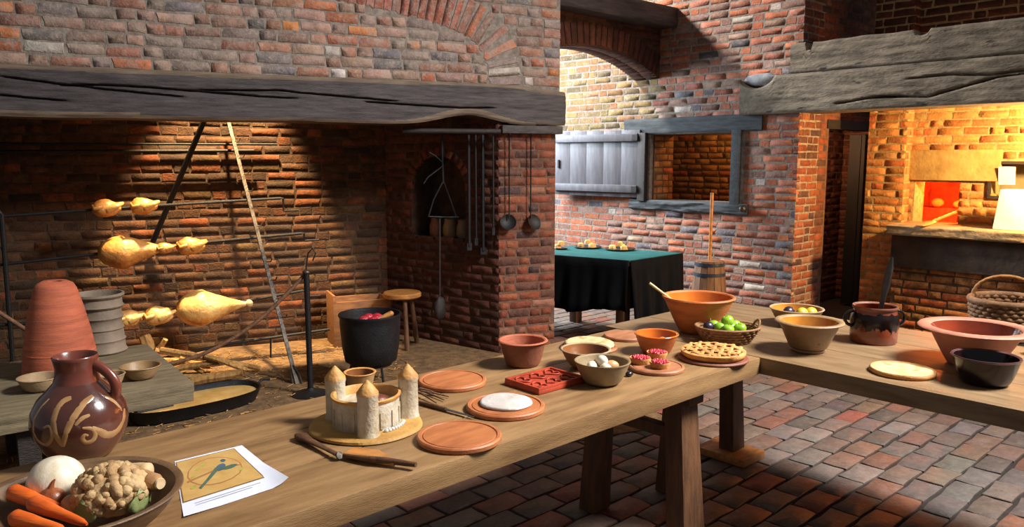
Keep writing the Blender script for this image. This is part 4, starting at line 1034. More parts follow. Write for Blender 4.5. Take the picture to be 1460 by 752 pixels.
for i, (dx, dy) in enumerate(spots):
    w = rtv * (dx * 1.05) + fwv * dy * .95; z = .062 if i != 5 else .094
    if apl is None:
        o = thing('green_apple', '', 'apple'); r = .029
        MB().lathe([(0, -r * .78), (r * .4, -r * .86), (r * .8, -r * .6), (r, 0), (r * .9, r * .5), (r * .5, r * .84), (r * .2, r * .8), (0, r * .66)], 22).build('flesh', M_APPLE, o, ang=80)
        MB().tube([(0, 0, r * .62), (.001, .001, r * 1.05), (.004, 0, r * 1.25)], .0016, 5).build('stem', M_ROOT, o); apl = o
    else: o = copy_tree(apl)
    o.location = bk + w + Vector((0, 0, z)); o.rotation_euler = (rr.uniform(-.5, .5), rr.uniform(-.5, .5), rr.uniform(0, 6))
    tag(o, 'green apple in the wicker basket, ' + labs[i], 'apple', 'apples in the wicker basket')
tag(MB().ball((0, 0, 0), (.028, .024, .024), 18, 12).build('dark_plum', M_PLUM, None, bk - rtv * .085 + Vector((0, 0, .068))), 'dark plum at the left of the green apples', 'plum')
# lattice pie
_, lpp, lpr = disc_board('pie_plate', 'brown plate under the lattice pie at the table corner', 1017, 508, 98, .012, M_TERRA_D, False, cat='plate')
lpz = Vector((lpp.x, lpp.y, ZT + .0115)); r = 45 / F * proj(lpz)[2]
lp = thing('lattice_pie', 'golden lattice topped pie at the corner of the tables', 'pie', lpz)
MB().lathe([(0, 0), (r * .9, 0), (r, .012), (r * 1.0, .026), (r * .93, .031), (r * .86, .026), (0, .024)], 48, wob=.03, mi=[0, 0, 0, 0, 0, 1]).build('crust', [M_PASTE, M_FILL], lp, ang=60)
for d_i in range(2):
    for i in range(7):
        y = (-3 + i) * r * .26; L = math.sqrt(max(0, (r * .93) ** 2 - y * y)); pts = []
        for q in range(15):
            x = -L + 2 * L * q / 14; pts.append((x, y, .029 + .0035 * math.cos(math.pi * (x / (r * .26) + i + d_i))))
        a = R(25 + 75 * d_i); rotm = Matrix.Rotation(a, 3, 'Z')
        MB().tube([rotm @ Vector(q) for q in pts], r * .062, 6, flat=.5).build('lattice_strip', M_PASTE, lp, ang=80)

# --- second table
bl, blp, blr = bowl('fruit_bowl', 'pale rimmed ochre bowl of yellow fruit behind the ochre mixing bowl', 'bowl', 1136, 439, 72, .085, .55, M_BUFF, M_OCHRE, M_GREYB, lip=.005, curve=.65)
for i, (dx, dy, m, l) in enumerate(((.015, -.03, M_LEMON, 'yellow fruit in the middle of the pale rimmed bowl'), (.065, -.02, M_LEMON, 'yellow fruit at the right of the pale rimmed bowl'), (-.04, .0, M_PLUM, 'dark fruit at the left of the pale rimmed bowl'))):
    tag(MB().ball((0, 0, 0), (.032, .028, .028), 18, 12, taper=.1).build('fruit', m, None, blp + rtv * dx + fwv * dy + Vector((0, 0, .063)), ang=80), l, 'fruit', 'fruit in the pale rimmed bowl')
bowl('ochre_bowl', 'deep flared ochre glazed bowl in front of the yellow fruit', 'bowl', 1154, 457, 90, .135, .50, M_BUFF2, M_OCHRE, M_BUFF, lip=.007, wall=.009, curve=.98, foot=.012, rimw=.010)
# two handled pot
pt, ptr = rim_px(1248, 436, ZT + .165, 60); pt.z = ZT
pot = thing('handled_pot', 'tall russet pot with two loop handles and black dripping glaze', 'pot', pt); r = ptr
PP = [(0, 0), (r * 1.0, 0), (r * 1.04, .006), (r * 1.06, .05), (r * 1.06, .11), (r * .99, .135), (r * .94, .150)]
MB().lathe(PP, 56, wob=.01).build('body', M_POTBASE, pot, ang=60)
MB().lathe([(r * .94, .148), (r * .99, .154), (r * 1.02, .160), (r * .99, .167), (r * .92, .165), (r * .89, .158)], 56).build('rim', M_TERRA_D, pot, ang=60)
MB().lathe([(r * .89, .160), (r * .93, .14), (r * 1.0, .10), (r * .98, .02), (0, .015)], 48).build('inside', M_REDG, pot, ang=60)
vs = []; fs = []; n = 160
for i in range(n):
    a = 2 * math.pi * i / n; lo_ = .066 + .030 * noise.noise((math.cos(a) * 3, math.sin(a) * 3, 1)) - .030 * abs(noise.noise((math.cos(a) * 11, math.sin(a) * 11, 4)))
    for j in range(6):
        hi_ = .140 + .008 * noise.noise((math.cos(a) * 4, math.sin(a) * 4, 9)); z = lo_ + (hi_ - lo_) * j / 5; rr0 = r * 1.06 if z < .11 else r * (1.06 - .07 * (z - .11) / .025)
        q = rr0 + (.0014 if 0 < j < 5 else -.0008); vs.append((q * math.cos(a), q * math.sin(a), z))
for i in range(n):
    for j in range(5): fs.append((i * 6 + j, ((i + 1) % n) * 6 + j, ((i + 1) % n) * 6 + j + 1, i * 6 + j + 1))
MB().add(vs, fs).build('drip_glaze', M_DRIP, pot, ang=80)
for s_ in (-1, 1):
    pts = []
    for i in range(13):
        w = math.pi * i / 12; d = rtv * s_ * (r * 1.02 + .038 * math.sin(w)); pts.append(d + Vector((0, 0, .108 + .034 * math.cos(w))))
    MB().tube(pts, .0075, 10).build('handle', M_DRIP, pot, ang=80)
pa = pt + rtv * .02 + Vector((0, 0, .05)); pb = atd(1272, 367, pt); pa = pt + rtv * .01 + Vector((0, 0, .05))
ld = thing('stirring_paddle', 'dark tapered paddle standing in the two handled pot', 'paddle', pa); dv = pb - pa
MB().tube([(0, 0, 0), dv * .45, dv * .62, dv * .85, dv], [.008, .012, .018, .016, .005], 10, flat=.35).build('blade', M_METALG, ld, ang=70)
# flat pie
p, r = rim_px(1287, 525, ZT + .02, 87); p.z = ZT
fpie = thing('flat_pie', 'pale flat open pie with golden crust before the two handled pot', 'pie', p)
MB().lathe([(0, 0), (r * .95, 0), (r, .006), (r * .99, .015), (r * .95, .019), (r * .91, .015)], 48, wob=.04).build('crust', M_PASTE, fpie, ang=60)
MB().lathe([(r * .92, .0145), (r * .8, .016), (r * .4, .0165), (0, .016)], 48, wob=.04).build('filling', M_PASTEP, fpie, ang=60)
bowl('pancheon', 'wide flared pink earthenware bowl with red brown glaze inside', 'bowl', 1391, 466, 140, .155, .46, M_PINK, M_REDG, M_PINK, lip=.012, wall=.010, curve=.95, rimw=.028)
bowl('dark_bowl', 'small black brown glazed bowl in front of the wide pink bowl', 'bowl', 1406, 507, 86, .105, .66, M_BLACKG, M_BLACKG, M_BLACKR, lip=.004, curve=.6)
tag(MB().ball((0, 0, .03), (.04, .03, .03), 18, 12, taper=.1).build('lemon', M_LEMON, None, at(1474, 506, ZT), ang=80), 'yellow fruit beside the wide pink bowl at the picture edge', 'fruit')

# ================================================================== BEYOND THE TABLES
# dark clothed table, window light and shade put into the cloth colours
zc = .76
ca = at(897, 372, zc); cb_ = at(972, 361, zc); cc = at(792, 364, zc)
ct = thing('buffet_table', 'wooden table hidden under the dark cloth by the hatch', 'table')
e_r = (cb_ - ca); e_l = (cc - ca).normalized() * 1.15
q0, q1, q2, q3 = ca, cb_, cb_ + e_l, ca + e_l
cen = (q0 + q1 + q2 + q3) / 4; cen.z = 0
tb = MB(); tb.add([p * 1 - Vector((0, 0, .012)) for p in (q0, q1, q2, q3)] + [p - Vector((0, 0, .05)) for p in (q0, q1, q2, q3)], [(0, 1, 2, 3), (7, 6, 5, 4), (0, 4, 5, 1), (1, 5, 6, 2), (2, 6, 7, 3), (3, 7, 4, 0)])
tb.build('tabletop', M_LEG, ct)
for q in (q0, q1, q2, q3):
    c = q.lerp(Vector((cen.x, cen.y, q.z)), .16); MB().box((c.x, c.y, .355), (.09, .09, .71)).build('leg', M_LEG, ct, bevel=.005)
cl = thing('far_tablecloth', 'dark cloth on the far table, its top coloured as lit and its long skirts as shaded', 'tablecloth')
MB().add([p + Vector((0, 0, .002)) for p in (q0, q1, q2, q3)] + [p - Vector((0, 0, .008)) for p in (q0, q1, q2, q3)], [(0, 1, 2, 3), (7, 6, 5, 4), (0, 4, 5, 1), (1, 5, 6, 2), (2, 6, 7, 3), (3, 7, 4, 0)]).build('cloth_top', M_CLOTH_LIT, cl)
def skirt(a, b, hem):
    vs = []; fs = []; n = 40; m = 6; d = (b - a).normalized(); o_ = Vector((d.y, -d.x, 0))
    if o_.dot(a - cen) < 0: o_ = -o_
    for i in range(n + 1):
        for j in range(m + 1):
            t = i / n; k = j / m; p = a.lerp(b, t) + o_ * (.012 + k * (.05 + .03 * math.sin(t * 23 + 1)) + k * .02 * math.sin(t * 51))
            p.z = zc - .001 - k * (zc - hem - .03 * math.sin(t * 9)); vs.append(p)
    for i in range(n):
        for j in range(m): fs.append((i * (m + 1) + j, (i + 1) * (m + 1) + j, (i + 1) * (m + 1) + j + 1, i * (m + 1) + j + 1))
    o = MB().add(vs, fs).build('cloth_skirt', M_CLOTH_SHADE, cl, ang=80); sm = o.modifiers.new('s', 'SOLIDIFY'); sm.thickness = .004
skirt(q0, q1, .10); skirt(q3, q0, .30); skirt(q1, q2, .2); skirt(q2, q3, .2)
for i, (px, py, w) in enumerate(((838, 354, 40), (884, 357, 44), (800, 356, 20))):
    p, r = rim_px(px, py, zc, w); p.z = zc + .002; lab = ['dark plate of bread pieces on the far cloth', 'dark plate of cheese wedges on the far cloth', 'small dark plate at the left of the far cloth'][i]
    tag(MB().lathe([(0, 0), (r * .7, 0), (r, .014), (r * .97, .017), (r * .7, .008), (0, .007)], 32).build('serving_plate', M_PLATEB, None, p, ang=50), lab, 'plate')
    rr = random.Random(i)
    for j in range((6, 5, 2)[i]):
        a = j * 2.2; d = r * .5 if j else 0; s = .045
        o = MB().box((0, 0, s * .45), (s * 1.5, s, s * .9), None, 0, (.7, .8)).build('bread_piece' if i == 0 else 'cheese_wedge' if i == 1 else 'bread_roll', M_BREAD if i != 1 else M_CHEESE, None, p + Vector((math.cos(a) * d, math.sin(a) * d, .008 if j else .04)), bevel=.008, rot=(0, 0, rr.uniform(0, 3)))
        tag(o, ['pale piece of bread on the dark plate, ', 'pale wedge of cheese on the right plate, ', 'pale bread roll on the leftmost plate, '][i] + ['topmost in the middle', 'first from the middle to the right', 'at the back left', 'at the back right', 'at the front', 'at the far left'][j], ['bread', 'cheese', 'bread'][i], ['bread on the dark plate', 'cheese on the dark plate', 'rolls on the small plate'][i])
# butter churn
ch = onx(1012, 372, 6.68); zch = ch.z; ch.z = 0; kch = proj(Vector((ch.x, ch.y, .4)))[2] / F
cn = thing('butter_churn', 'tapered wooden butter churn with blue hoops and a tall plunger', 'churn', ch)
rt0, rb0 = 20 * kch, 29 * kch
ns = 14
for i in range(ns):
    a0_, a1_ = 2 * math.pi * i / ns + .012, 2 * math.pi * (i + 1) / ns - .012; vs = []
    for z, rad in ((0, rb0), (zch, rt0)):
        for rr_i in (rad, rad - .018):
            for a in (a0_, a1_): vs.append((rr_i * math.cos(a), rr_i * math.sin(a), z))
    MB().add(vs, [(0, 1, 5, 4), (3, 2, 6, 7), (1, 3, 7, 5), (2, 0, 4, 6), (4, 5, 7, 6), (1, 0, 2, 3)]).build('stave', M_STAVE, cn)
for z in (.08, .26, zch - .13, zch - .03):
    rad = rb0 + (rt0 - rb0) * z / zch + .003; MB().lathe([(rad - .004, z - .016), (rad + .002, z - .016), (rad, z + .016), (rad - .005, z + .016)], 32).build('hoop', M_HOOP, cn)
MB().lathe([(0, zch + .004), (rt0 * .98, zch + .004), (rt0 * .98, zch - .01)], 32).build('lid', M_STAVE, cn)
ptop = onx(1010, 275, ch.x)
MB().tube([(0, 0, .2), (0, 0, .9), (0, 0, ptop.z)], .016, 12).build('plunger', M_HONEY, cn)
tag(MB().ball((0, 0, 0), .035, 16, 10).tube([(0, 0, 0), (.06, 0, -.01)], .018, 10).build('metal_peg', M_STEEL, None, (XB - .06, 4.13, 1.13)), 'small pale metal peg in the brickwork beside the hatch', 'peg')

# oven things
pa = onx(1312, 322, 7.32); pb = Vector((8.0, 2.47, 1.14)); pa.z = 1.035
pl = thing('oven_peel', 'wooden peel resting on the ledge into the oven mouth', 'peel', pa); dv = pb - pa
MB().tube([dv * .3, dv], .014, 10).build('handle', M_HONEY, pl, ang=70)
MB().tube([(0, 0, 0), dv * .08, dv * .28, dv * .34], [.03, .05, .05, .015], 10, flat=.2).build('blade', M_HONEY, pl, ang=70)
pe = onx(1448, 322, 7.55)
tag(MB().box((0, 0, .17), (.24, .30, .34), None, 0, (.8, .8)).build('white_carton', M_CARD, None, Vector((7.62, pe.y + .01, 1.03)), bevel=.01), 'bright white upright block on the oven ledge under the lamp', 'block')
bkp = at(1436, 430, .55); bkp = onx(1437, 420, 5.6)
stl = thing('basket_stool', 'low dark stool carrying the wicker basket behind the second table', 'stool', (5.6, bkp.y, 0))
MB().box((0, 0, .47), (.55, .6, .05)).build('seat', M_DARKOAK, stl, bevel=.006)
for sx in (-.2, .2):
    for sy in (-.22, .22): MB().box((sx, sy, .225), (.06, .06, .45)).build('leg', M_DARKOAK, stl)
hb = basket('handled_basket', 'wicker basket with arched handle on the stool by the oven', Vector((5.6, bkp.y, .496)), .23, .20, .24, .12, M_WICK, rows=9, stakes=24)
MB().tube([(.0, .2 * math.cos(math.pi * i / 14), .24 + .15 * math.sin(math.pi * i / 14)) for i in range(15)], .012, 8).build('handle', M_WICK_LIT, hb, ang=80)

# ================================================================== IN THE HEARTH
DS = .62                      # depth of the spits
def onz(px, py, d=DS): return onf(px, py, d)
def smooth3(P, n=5):
    out = []
    for i in range(len(P) - 1):
        p0 = P[max(0, i - 1)]; p1 = P[i]; p2 = P[i + 1]; p3 = P[min(len(P) - 1, i + 2)]
        for k in range(n):
            t = k / n; out.append((p1 * 2 + (p2 - p0) * t + (p0 * 2 - p1 * 5 + p2 * 4 - p3) * t * t + (p1 * 3 - p0 - p2 * 3 + p3) * t ** 3) * .5)
    return out + [P[-1]]
def bar(name, label, cat, pts, r, m=M_IRON, seg=8, group=None):
    pts = [Vector(p) for p in pts]; o = MB().tube([p - pts[0] for p in pts], r, seg).build(name, m, None, pts[0], ang=60); return tag(o, label, cat, group)
# ratchet bar and stay
ra_ = at(424, 548, 0); rb_ = onf(322, 160, 1.05)
rk = thing('ratchet_bar', 'tall steel spit rack bar leaning to the hearth wall with hooks along it', 'spit rack', ra_); dv = rb_ - ra_
MB().box(dv / 2, (.028, .012, dv.length), dv.to_track_quat('Z', 'Y').to_matrix()).build('bar', M_STEEL, rk)
for i in range(11):
    p = dv * (.22 + .066 * i); MB().tube([p, p + Vector((.035, -.02, .0)), p + Vector((.045, -.025, .025))], .006, 6).build('hook', M_STEEL, rk)
for s_ in (-1, 1): MB().tube([dv * .06, dv * .03 + rtv * .03 * s_, rtv * .035 * s_], .009, 6).build('foot', M_STEEL, rk)
bar('iron_stay', 'dark iron stay slanting from the lintel to the hearth wall', 'bar', [onf(294, 165, .75), onf(218, 345, 1.10)], .022)
bar('wall_rail', 'upper of two thin iron rails along the hearth wall', 'rail', [fp(-5.05, 1.09, onf(0, 206, 1.09).z), onf(395, 206, 1.09)], .010)
bar('wall_rail', 'lower of two thin iron rails along the hearth wall', 'rail', [fp(-5.05, 1.05, onf(0, 218, 1.05).z), onf(362, 215, 1.05)], .014)
def spit(label, pts, crank):
    P = [onz(*q) for q in pts]; ext = P[0] + (P[0] - P[1]).normalized() * .6
    o = thing('roasting_spit', label, 'spit', ext)
    MB().tube([q - ext for q in [ext] + P], .011, 8).build('rod', M_IRON, o)
    e = P[-1] - ext
    MB().tube([e, e + FU * .02, e + FU * .02 + Vector((0, 0, crank)), e + FU * .14 + Vector((0, 0, crank))], .009, 8).build('crank', M_STEEL if crank > .0 else M_IRON, o)
    return o
spit('upper roasting spit holding two small birds', [(0, 309), (140, 299), (280, 290), (400, 283)], -.10)
spit('middle roasting spit holding a haunch and a bird', [(0, 378), (140, 362), (280, 347), (430, 333)], -.06)
spit('lower roasting spit holding the bright joint of meat', [(0, 464), (180, 452), (330, 433), (432, 415)], -.05)
bar('ground_rail', 'long iron bar running low across the hearth', 'bar', [onz(210, 516), onz(330, 490), onz(470, 470)], .012)
bar('rail_stay', 'short iron upright under the low hearth bar', 'bar', [onz(386, 482), onz(386, 512)], .008)
lr = thing('left_rack', 'dark upright iron rack bar at the left of the hearth', 'spit rack', Vector(onf(14, 470, .6)))
pl0 = onf(14, 470, .6); pl0.z = 0; lr.location = pl0
MB().tube([(0, 0, 0), onf(2, 305, .6) - pl0], .016, 8).build('bar', M_IRON, lr)
MB().tube([onf(2, 305, .6) - pl0, onf(0, 290, .6) - pl0 + FU * -.05], .012, 8).build('hook', M_IRON, lr)
def bird(name, label, px, py, w, m, seed, ang=0):
    p = onz(px, py); r = w / 2 / F * proj(p)[2]; o = thing(name, label, 'roast', p, TH + R(ang))
    MB().ball((0, 0, 0), (r, r * .72, r * .66), 22, 14, amp=.10, freq=2, seed=seed, taper=-.15).build('body', m, o, ang=80)
    for s_ in (-1, 1):
        MB().tube([(r * .15, s_ * r * .5, -r * .1), (r * .55, s_ * r * .72, r * .12), (r * 1.15, s_ * r * .45, r * .35)], [r * .30, r * .26, r * .09], 10).build('drumstick', m, o, ang=80)
        MB().tube([(-r * .3, s_ * r * .6, r * .1), (-r * .75, s_ * r * .85, r * .0), (-r * .9, s_ * r * .5, r * .25)], [r * .18, r * .15, r * .08], 8).build('wing', m, o, ang=80)
    return o
bird('roast_bird', 'small roast bird on the upper spit, the left of two', 152, 297, 38, M_MEAT, 1)
bird('roast_bird', 'small roast bird on the upper spit, the right of two', 205, 294, 36, M_MEAT, 2)
bird('roast_bird', 'roast bird on the middle spit right of the haunch', 272, 351, 38, M_MEAT, 3)
bird('roast_bird', 'small round roast bird on the middle spit against the haunch', 236, 354, 24, M_MEAT, 4)
bird('roast_bird', 'pale roast bird on the lower spit beside the ribbed jar', 184, 454, 36, M_MEATF, 5)
bird('roast_bird', 'pale roast bird on the lower spit next to the bright joint', 226, 450, 40, M_MEATF, 6)
def haunch(label, px0, py0, px1, py1, rpx, m, seed):
    a = onz(px0, py0); b = onz(px1, py1); r = rpx / F * proj(a)[2]; L = (b - a).length
    o = thing('roast_haunch', label, 'roast', a); d = (b - a); n = 16; pts = []; rs = []
    for i in range(n + 1):
        t = i / n; pts.append(d * t); s_ = math.sqrt(max(0, 1 - ((.38 - t) / .40) ** 2)) if t < .38 else .10 + .90 * (1 - ((t - .38) / .62)) ** 1.15
        rs.append(max(.02, r * s_))
    # lumpy tapering joint
    b_ = MB().tube(pts, rs, 24, flat=.9); q = []
    for v in b_.v:
        k = 1 + .10 * noise.fractal(Vector(v) * 7 + Vector((seed, 0, 0)), 1, 2, 3); c = d * max(0, min(1, Vector(v).dot(d) / d.length_squared)); q.append(tuple(c + (Vector(v) - c) * k))
    b_.v = q; b_.build('flesh', m, o, ang=80)
    MB().tube([d * .93, d * 1.02], [r * .16, r * .13], 10).ball(d * 1.03, r * .2, 12, 8).build('bone', M_BONE, o, ang=80)
haunch('large pale haunch on the middle spit', 140, 362, 238, 354, 27, M_MEAT, 3)
haunch('large brightly lit joint with a pale bone end on the lower spit', 252, 443, 352, 433, 30, M_MEATF, 9)
# firewood
fw_ = [(206, 480, 219, 512, .62, .045, 'short upright split log at the left of the firewood heap'), (228, 499, 371, 527, .30, .022, 'long brown branch along the back of the firewood heap'), (222, 516, 300, 522, .42, .030, 'pale stick along the left front of the firewood heap'), (272, 549, 346, 532, .02, .034, 'thick bright log at the front of the firewood heap'),
       (222, 500, 290, 512, .55, .028, 'thin stick lying at the rear of the firewood heap'), (238, 530, 312, 516, .32, .024, 'stick crossing the middle of the firewood heap'), (258, 538, 330, 545, .10, .020, 'slim stick under the bright front log'), (220, 508, 236, 484, .58, .022, 'thin stick leaning on the upright split log'), (256, 512, 290, 536, .36, .022, 'stick slanting down toward the bright front log'), (292, 508, 352, 528, .25, .020, 'short stick at the right end of the firewood heap')]
for i, (x0, y0, x1, y1, dd, r, lab) in enumerate(fw_):
    pa = onf(x0, y0, dd); pb = onf(x1, y1, dd - .06); pa.z = max(r, pa.z); pb.z = max(r, pb.z)
    o = MB().tube([Vector(), (pb - pa) * .3 + Vector((0, 0, .006)), (pb - pa) * .7, pb - pa], [r, r * 1.06, r * .97, r * .9], 7).build('firewood_stick', M_LOG, None, pa, ang=40)
    tag(o, lab, 'firewood', 'firewood under the spits')
# rope barrier
rpb = at(443, 563, 0); rp_h = .86
rb1 = thing('barrier_post', 'black iron barrier post with a round foot and curled top', 'post', rpb)
MB().lathe([(0, 0), (.125, 0), (.13, .008), (.09, .022), (.035, .034), (.022, .05)], 36).build('foot', M_IRON, rb1, ang=50)
MB().tube([(0, 0, .03), (0, 0, rp_h)], .020, 14).build('shaft', M_IRON, rb1, ang=60)
MB().tube([(0, 0, rp_h), (.0, 0, rp_h + .04), (.012, -.012, rp_h + .13), (.035, -.03, rp_h + .165), (.05, -.045, rp_h + .13), (.035, -.03, rp_h + .08)], .005, 6).build('curl', M_IRON, rb1, ang=80)
MB().ball((0, 0, rp_h), (.026, .026, .018), 14, 8).build('cap', M_STEEL, rb1)
rdep = -(rpb - FO).dot(FN)
rp = smooth3([onf(x, y, rdep + .02) for x, y in ((438, 388), (410, 418), (370, 456), (325, 487), (285, 507), (250, 517), (215, 523), (170, 526), (120, 514), (70, 490), (30, 466), (-30, 425), (-120, 350))])
bar('barrier_rope', 'sagging brown barrier rope hung from the black post', 'rope', rp, .013, M_ROPE, 8)
# platform in front of the hearth with sugar moulds
pf0 = at(0, 592, .50); pf1 = at(277, 546, .50); pu = (pf1 - pf0).normalized(); pn = Vector((pu.y, -pu.x, 0))
PL = 2.2; pd0 = 1.05
plt = thing('plank_bench', 'low grey brown plank bench in front of the hearth', 'bench', Vector((pf1.x, pf1.y, 0)), math.atan2(pu.y, pu.x))
for k in range(3): MB().box((-PL / 2, pd0 / 3 * (k + .5), .475), (PL, pd0 / 3 - .004, .05)).build('plank', M_PLANKD, plt, bevel=.004)
MB().box((-PL / 2, .02, .427), (PL - .01, .035, .046)).build('front_board', M_PLANKD, plt, bevel=.003)
MB().box((-.02, pd0 / 2, .427), (.035, pd0 - .08, .046)).build('end_board', M_PLANKD, plt, bevel=.003)
for x in (-.72, -2.05):
    for y in (.1, pd0 - .1): MB().box((x, y, .225), (.09, .09, .45)).build('leg', M_DARKOAK, plt)
ZP = .50
cpos = at(88, 533, ZP); kk = proj(cpos)[2] / F
cnm = thing('sugar_mould', 'tall terracotta sugar cone mould standing upside down on the low bench', 'mould', cpos)
cpf = [(0, 0), (48, 0), (48.5, 6), (46, 28), (41, 60), (34, 92), (27, 118), (23, 125), (15, 129), (9, 128), (8, 122), (0, 121)]
MB().lathe([(a * kk, b * kk * 1.04) for a, b in cpf], 56).build('cone', M_CONE, cnm, ang=50)
rg = MB()
for z, r in ((12, 47.6), (34, 45.2), (58, 41.4), (82, 36.6), (104, 31)):
    rg.lathe([(r * kk - .003, z * kk - .006), (r * kk + .001, z * kk - .004), (r * kk + .002, z * kk), (r * kk, z * kk + .004), (r * kk - .004, z * kk + .006)], 56)
rg.build('throwing_ring', M_CONE, cnm, ang=60)
jpos = at(146, 502, ZP); kk = proj(jpos)[2] / F
jr_ = thing('ribbed_jar', 'grey ribbed clay jar beside the terracotta cone', 'jar', jpos)
pts = [(0, 0), (30, 0)]
for i in range(5):
    z = i * 16; b0 = (31, 30, 28.5, 28.5, 30)[i]; pts += [(b0 + .5, z + 1), (b0 + 2, z + 3), (b0, z + 6), (b0 - .6, z + 15)]
pts += [(31, 79), (33.5, 82), (33, 85), (30, 85), (28, 80), (27, 40), (0, 8)]
MB().lathe([(a * kk, b * kk) for a, b in pts], 48).build('body', M_JAR, jr_, ang=40)
for px, py, w, l, m in ((56, 537, 56, 'small pale clay bowl at the left foot of the terracotta cone', M_GREYB), (200, 521, 54, 'small brown clay bowl in front of the ribbed jar', M_BUFF), (156, 533, 40, 'small clay bowl half hidden behind the jug', M_GREYB)):
    bowl('clay_bowl', l, 'bowl', px, py, w, .07, .5, m, m, m, lip=.003, z0=ZP, curve=.6)
# dripping pan on the floor
pa = at(180, 608, 0); pb = at(368, 566, 0); d = pb - pa; L = d.length; u = d.normalized()
dp = thing('dripping_pan', 'long black dripping pan with pale fat in it on the hearth floor', 'pan', (pa + pb) / 2, math.atan2(u.y, u.x))
def oval(n, a, b, z, pw=2.6):
    return [(a * math.copysign(abs(math.cos(t)) ** (2 / pw), math.cos(t)), b * math.copysign(abs(math.sin(t)) ** (2 / pw), math.sin(t)), z) for t in [2 * math.pi * i / n for i in range(n)]]
n = 48; rings = [oval(n, L * .46, .17, .012), oval(n, L * .50, .215, .10), oval(n, L * .505, .22, .103), oval(n, L * .49, .208, .10), oval(n, L * .455, .165, .022)]
vs = [p for r_i in rings for p in r_i]; fs = [tuple(range(n))[::-1], tuple(4 * n + i for i in range(n))]
for j in range(4):
    for i in range(n): fs.append((j * n + i, j * n + (i + 1) % n, (j + 1) * n + (i + 1) % n, (j + 1) * n + i))
MB().add(vs, fs).build('pan_body', M_CAST, dp, ang=50)
MB().add(oval(n, L * .478, .192, .070), [tuple(range(n))]).build('fat', M_DUMP, dp)
MB().tube([(L * .49, 0, .085), (L * .55, .02, .11), (L * .62, .03, .10)], .009, 8).build('handle', M_IRON, dp, ang=70)
MB().box((-L * .30, .02, .075), (.22, .09, .02)).build('ladle_rest', M_DARKOAK, dp, bevel=.004)
# cauldron on trivet
cpz = at(530, 548, 0); kk = proj(cpz)[2] / F
tv = thing('iron_trivet', 'three legged iron trivet under the black cauldron', 'trivet', cpz)
MB().lathe([(.13, .150), (.15, .150), (.15, .165), (.13, .165), (.13, .150)], 32).build('ring', M_IRON, tv)
for i in range(3):
    a = 2 * math.pi * i / 3 + .5; MB().tube([(.14 * math.cos(a), .14 * math.sin(a), .158), (.17 * math.cos(a), .17 * math.sin(a), 0)], .009, 8).build('leg', M_IRON, tv)
cq = cpz + Vector((0, 0, .166)); r = 43 * kk
cd_ = thing('black_cauldron', 'round black cauldron of red fruit before the hearth', 'cauldron', cq); hC = .36
MB().lathe([(0, 0), (r * .7, 0), (r * .84, .02), (r * .93, hC * .35), (r * .985, hC * .8), (r * .98, hC * .93), (r * 1.03, hC * .97), (r * 1.02, hC), (r * .96, hC), (r * .93, hC * .9), (r * .9, hC * .5), (0, hC * .45)], 56).build('pot_body', M_CAST, cd_, ang=50)
MB().lathe([(r * .94, hC * .78), (0, hC * .78)], 40).build('liquid', M_FILL, cd_)
for i, (dx, dy) in enumerate(((-.05, 0), (.02, .05), (.03, -.04), (-.02, -.07), (.07, .02))):
    tag(MB().ball((0, 0, 0), (.045, .04, .035), 16, 10, amp=.08).build('red_fruit', M_RASP, None, cq + Vector((dx, dy, hC * .87)), ang=80), 'red fruit in the black cauldron, ' + ['leftmost', 'at the back', 'in the middle front', 'nearest the front rim', 'beside the pale carrot'][i], 'fruit', 'red fruit in the cauldron')
pa = cq + rtv * .04 + Vector((0, 0, hC * .86)) - fwv * .03; pb = cq + rtv * .165 + Vector((0, 0, hC * 1.0)) + fwv * .02
root_veg('carrot', 'pale orange carrot lying on the red fruit in the cauldron', 'carrot', pb, pa, .022, .014, M_HONEY)
# stool and trough
sp_ = at(574, 496, 0); kk = proj(sp_)[2] / F
so = thing('round_stool', 'round three legged wooden stool behind the cauldron', 'stool', sp_ + fwv * .04)
MB().lathe([(0, .44), (.155, .44), (.165, .45), (.165, .475), (.155, .485), (0, .485)], 40).build('seat', M_HONEY, so, ang=40)
for a in (20, 140, 260):
    a = HEAD + R(a) - R(180); MB().tube([(.10 * math.cos(a), .10 * math.sin(a), .445), (.165 * math.cos(a), .165 * math.sin(a), 0)], [.018, .024], 10).build('leg', M_LEG, so, ang=60)
tp = onf(512, 485, .9); tp.z = 0
tr_ = thing('wooden_trough', 'wooden box trough by the hearth wall behind the cauldron', 'box', tp, TH)
for c, d in (((0, -.15, .20), (.48, .022, .40)), ((0, .15, .20), (.48, .022, .40)), ((-.24, 0, .23), (.022, .32, .46)), ((.24, 0, .20), (.022, .32, .40)), ((0, 0, .02), (.46, .29, .02))):
    MB().box(c, d).build('panel', M_WOODT, tr_, bevel=.004)
# rail with hanging tools
zr = 1.845
hr = bar('hanging_rail', 'dark iron tool rail under the lintel at the niche', 'rail', [fp(-1.35, .10, zr), fp(-.58, -.05, zr)], .022, M_DARKOAK)
def ladle(px, py0, py1, label, ang):
    a = onf(px, py0, -.045); b = onf(px, py1, -.045); b = Vector((a.x, a.y, b.z)); o = thing('hanging_ladle', label, 'ladle', a)
    MB().tube([(0, 0, .02), FN * .012 + Vector((0, 0, .035)), FN * .022 + Vector((0, 0, .02)), (0, 0, 0), b - a], .006, 6).build('handle', M_IRON, o, ang=70)
    rot = Matrix.Rotation(TH, 3, 'Z') @ Matrix.Rotation(R(ang), 3, 'Y') @ Matrix.Rotation(R(62), 3, 'X')
    MB().lathe([(0, -.022), (.035, -.018), (.062, -.002), (.068, .008), (.060, .002), (.033, -.012), (0, -.016)], 24, b - a + FU * (.03 if ang > 0 else -.01) - Vector((0, 0, .03)), rot=rot).build('ladle_bowl', M_IRON, o, ang=60)
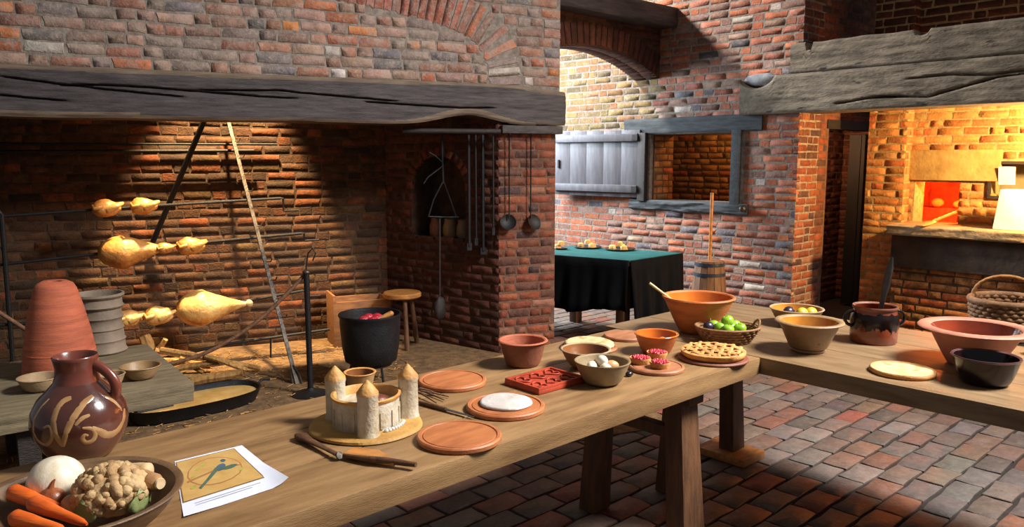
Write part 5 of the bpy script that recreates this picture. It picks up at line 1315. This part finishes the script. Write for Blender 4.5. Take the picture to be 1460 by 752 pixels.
ladle(726, 196, 312, 'black ladle hanging on the pier, the left of two', -25)
ladle(757, 196, 312, 'black skimmer hanging on the pier, the right of two', 35)
for i, (px, y0, y1, w, d) in enumerate(((668, 196, 352, .014, .12), (678, 196, 345, .010, .12), (688, 196, 358, .016, .12), (703, 196, 330, .008, -.02))):
    a = onf(px, y0, d); b = onf(px + 1, y1, d); b = Vector((a.x, a.y, b.z))
    o = thing('hanging_iron', ['long iron fork hanging at the niche edge, leftmost of the four', 'thin iron rod hanging at the niche edge, second of the four', 'broad iron bar hanging at the niche edge, third of the four', 'short iron rod hanging nearest the pier face'][i], 'tool', a)
    MB().tube([(0, 0, .02), b - a], w, 7).build('shaft', M_IRON, o); MB().box(b - a, (w * 3.0, .012, .06), Matrix.Rotation(TH, 3, 'Z')).build('tool_head', M_IRON, o)
pa = onf(630, 200, .35)
ph = thing('pot_hanger', 'branched iron pot hook hanging in front of the niche', 'hook', pa)
q = lambda x, y: onf(x, y, .35) - pa
MB().tube([q(630, 190), q(631, 235), q(632, 262)], .011, 7).build('shaft', M_IRON, ph)
for pts in (((632, 258), (618, 285), (611, 309)), ((632, 258), (642, 285), (650, 309)), ((631, 237), (610, 253), (604, 262)), ((631, 232), (620, 222), (612, 218))): MB().tube([q(*p) for p in pts], .008, 6).build('branch', M_IRON, ph, ang=70)
MB().tube([q(610, 309), q(632, 310), q(654, 310)], .007, 6).build('cross_bar', M_IRON, ph)
pa = onf(627, 315, .30)
bsn = thing('hearth_brush', 'long handled hearth brush hanging below the niche', 'brush', pa)
MB().tube([(0, 0, .02), onf(627, 430, .30) - pa], .008, 7).build('handle', M_DARKOAK, bsn)
bq = onf(627, 440, .30) - pa; MB().ball(bq, (.06, .04, .10), 14, 10, amp=.15, freq=4).build('bristles', M_DARKOAK, bsn, ang=80)
for i, (uu, m, l) in enumerate(((.78, M_TERRA_D, 'dim reddish jar in the niche, farthest from the pier'), (.62, M_BUFF, 'dim tan jar in the middle of the niche'), (.46, M_JAR, 'dim grey jar in the niche nearest the pier'))):
    p = s0 + su * uu - sn * .10 + Vector((0, 0, nic[2])); o = thing('niche_jar', l, 'jar', p, 0, 'jars in the niche')
    MB().lathe([(0, 0), (.05, 0), (.066, .05), (.064, .12), (.048, .16), (.052, .18), (.045, .18), (.042, .15), (0, .12)], 28).build('body', m, o, ang=60)
    MB().lathe([(0, .192), (.03, .19), (.05, .182), (.05, .178)], 24).build('lid', m, o, ang=60)

flush()
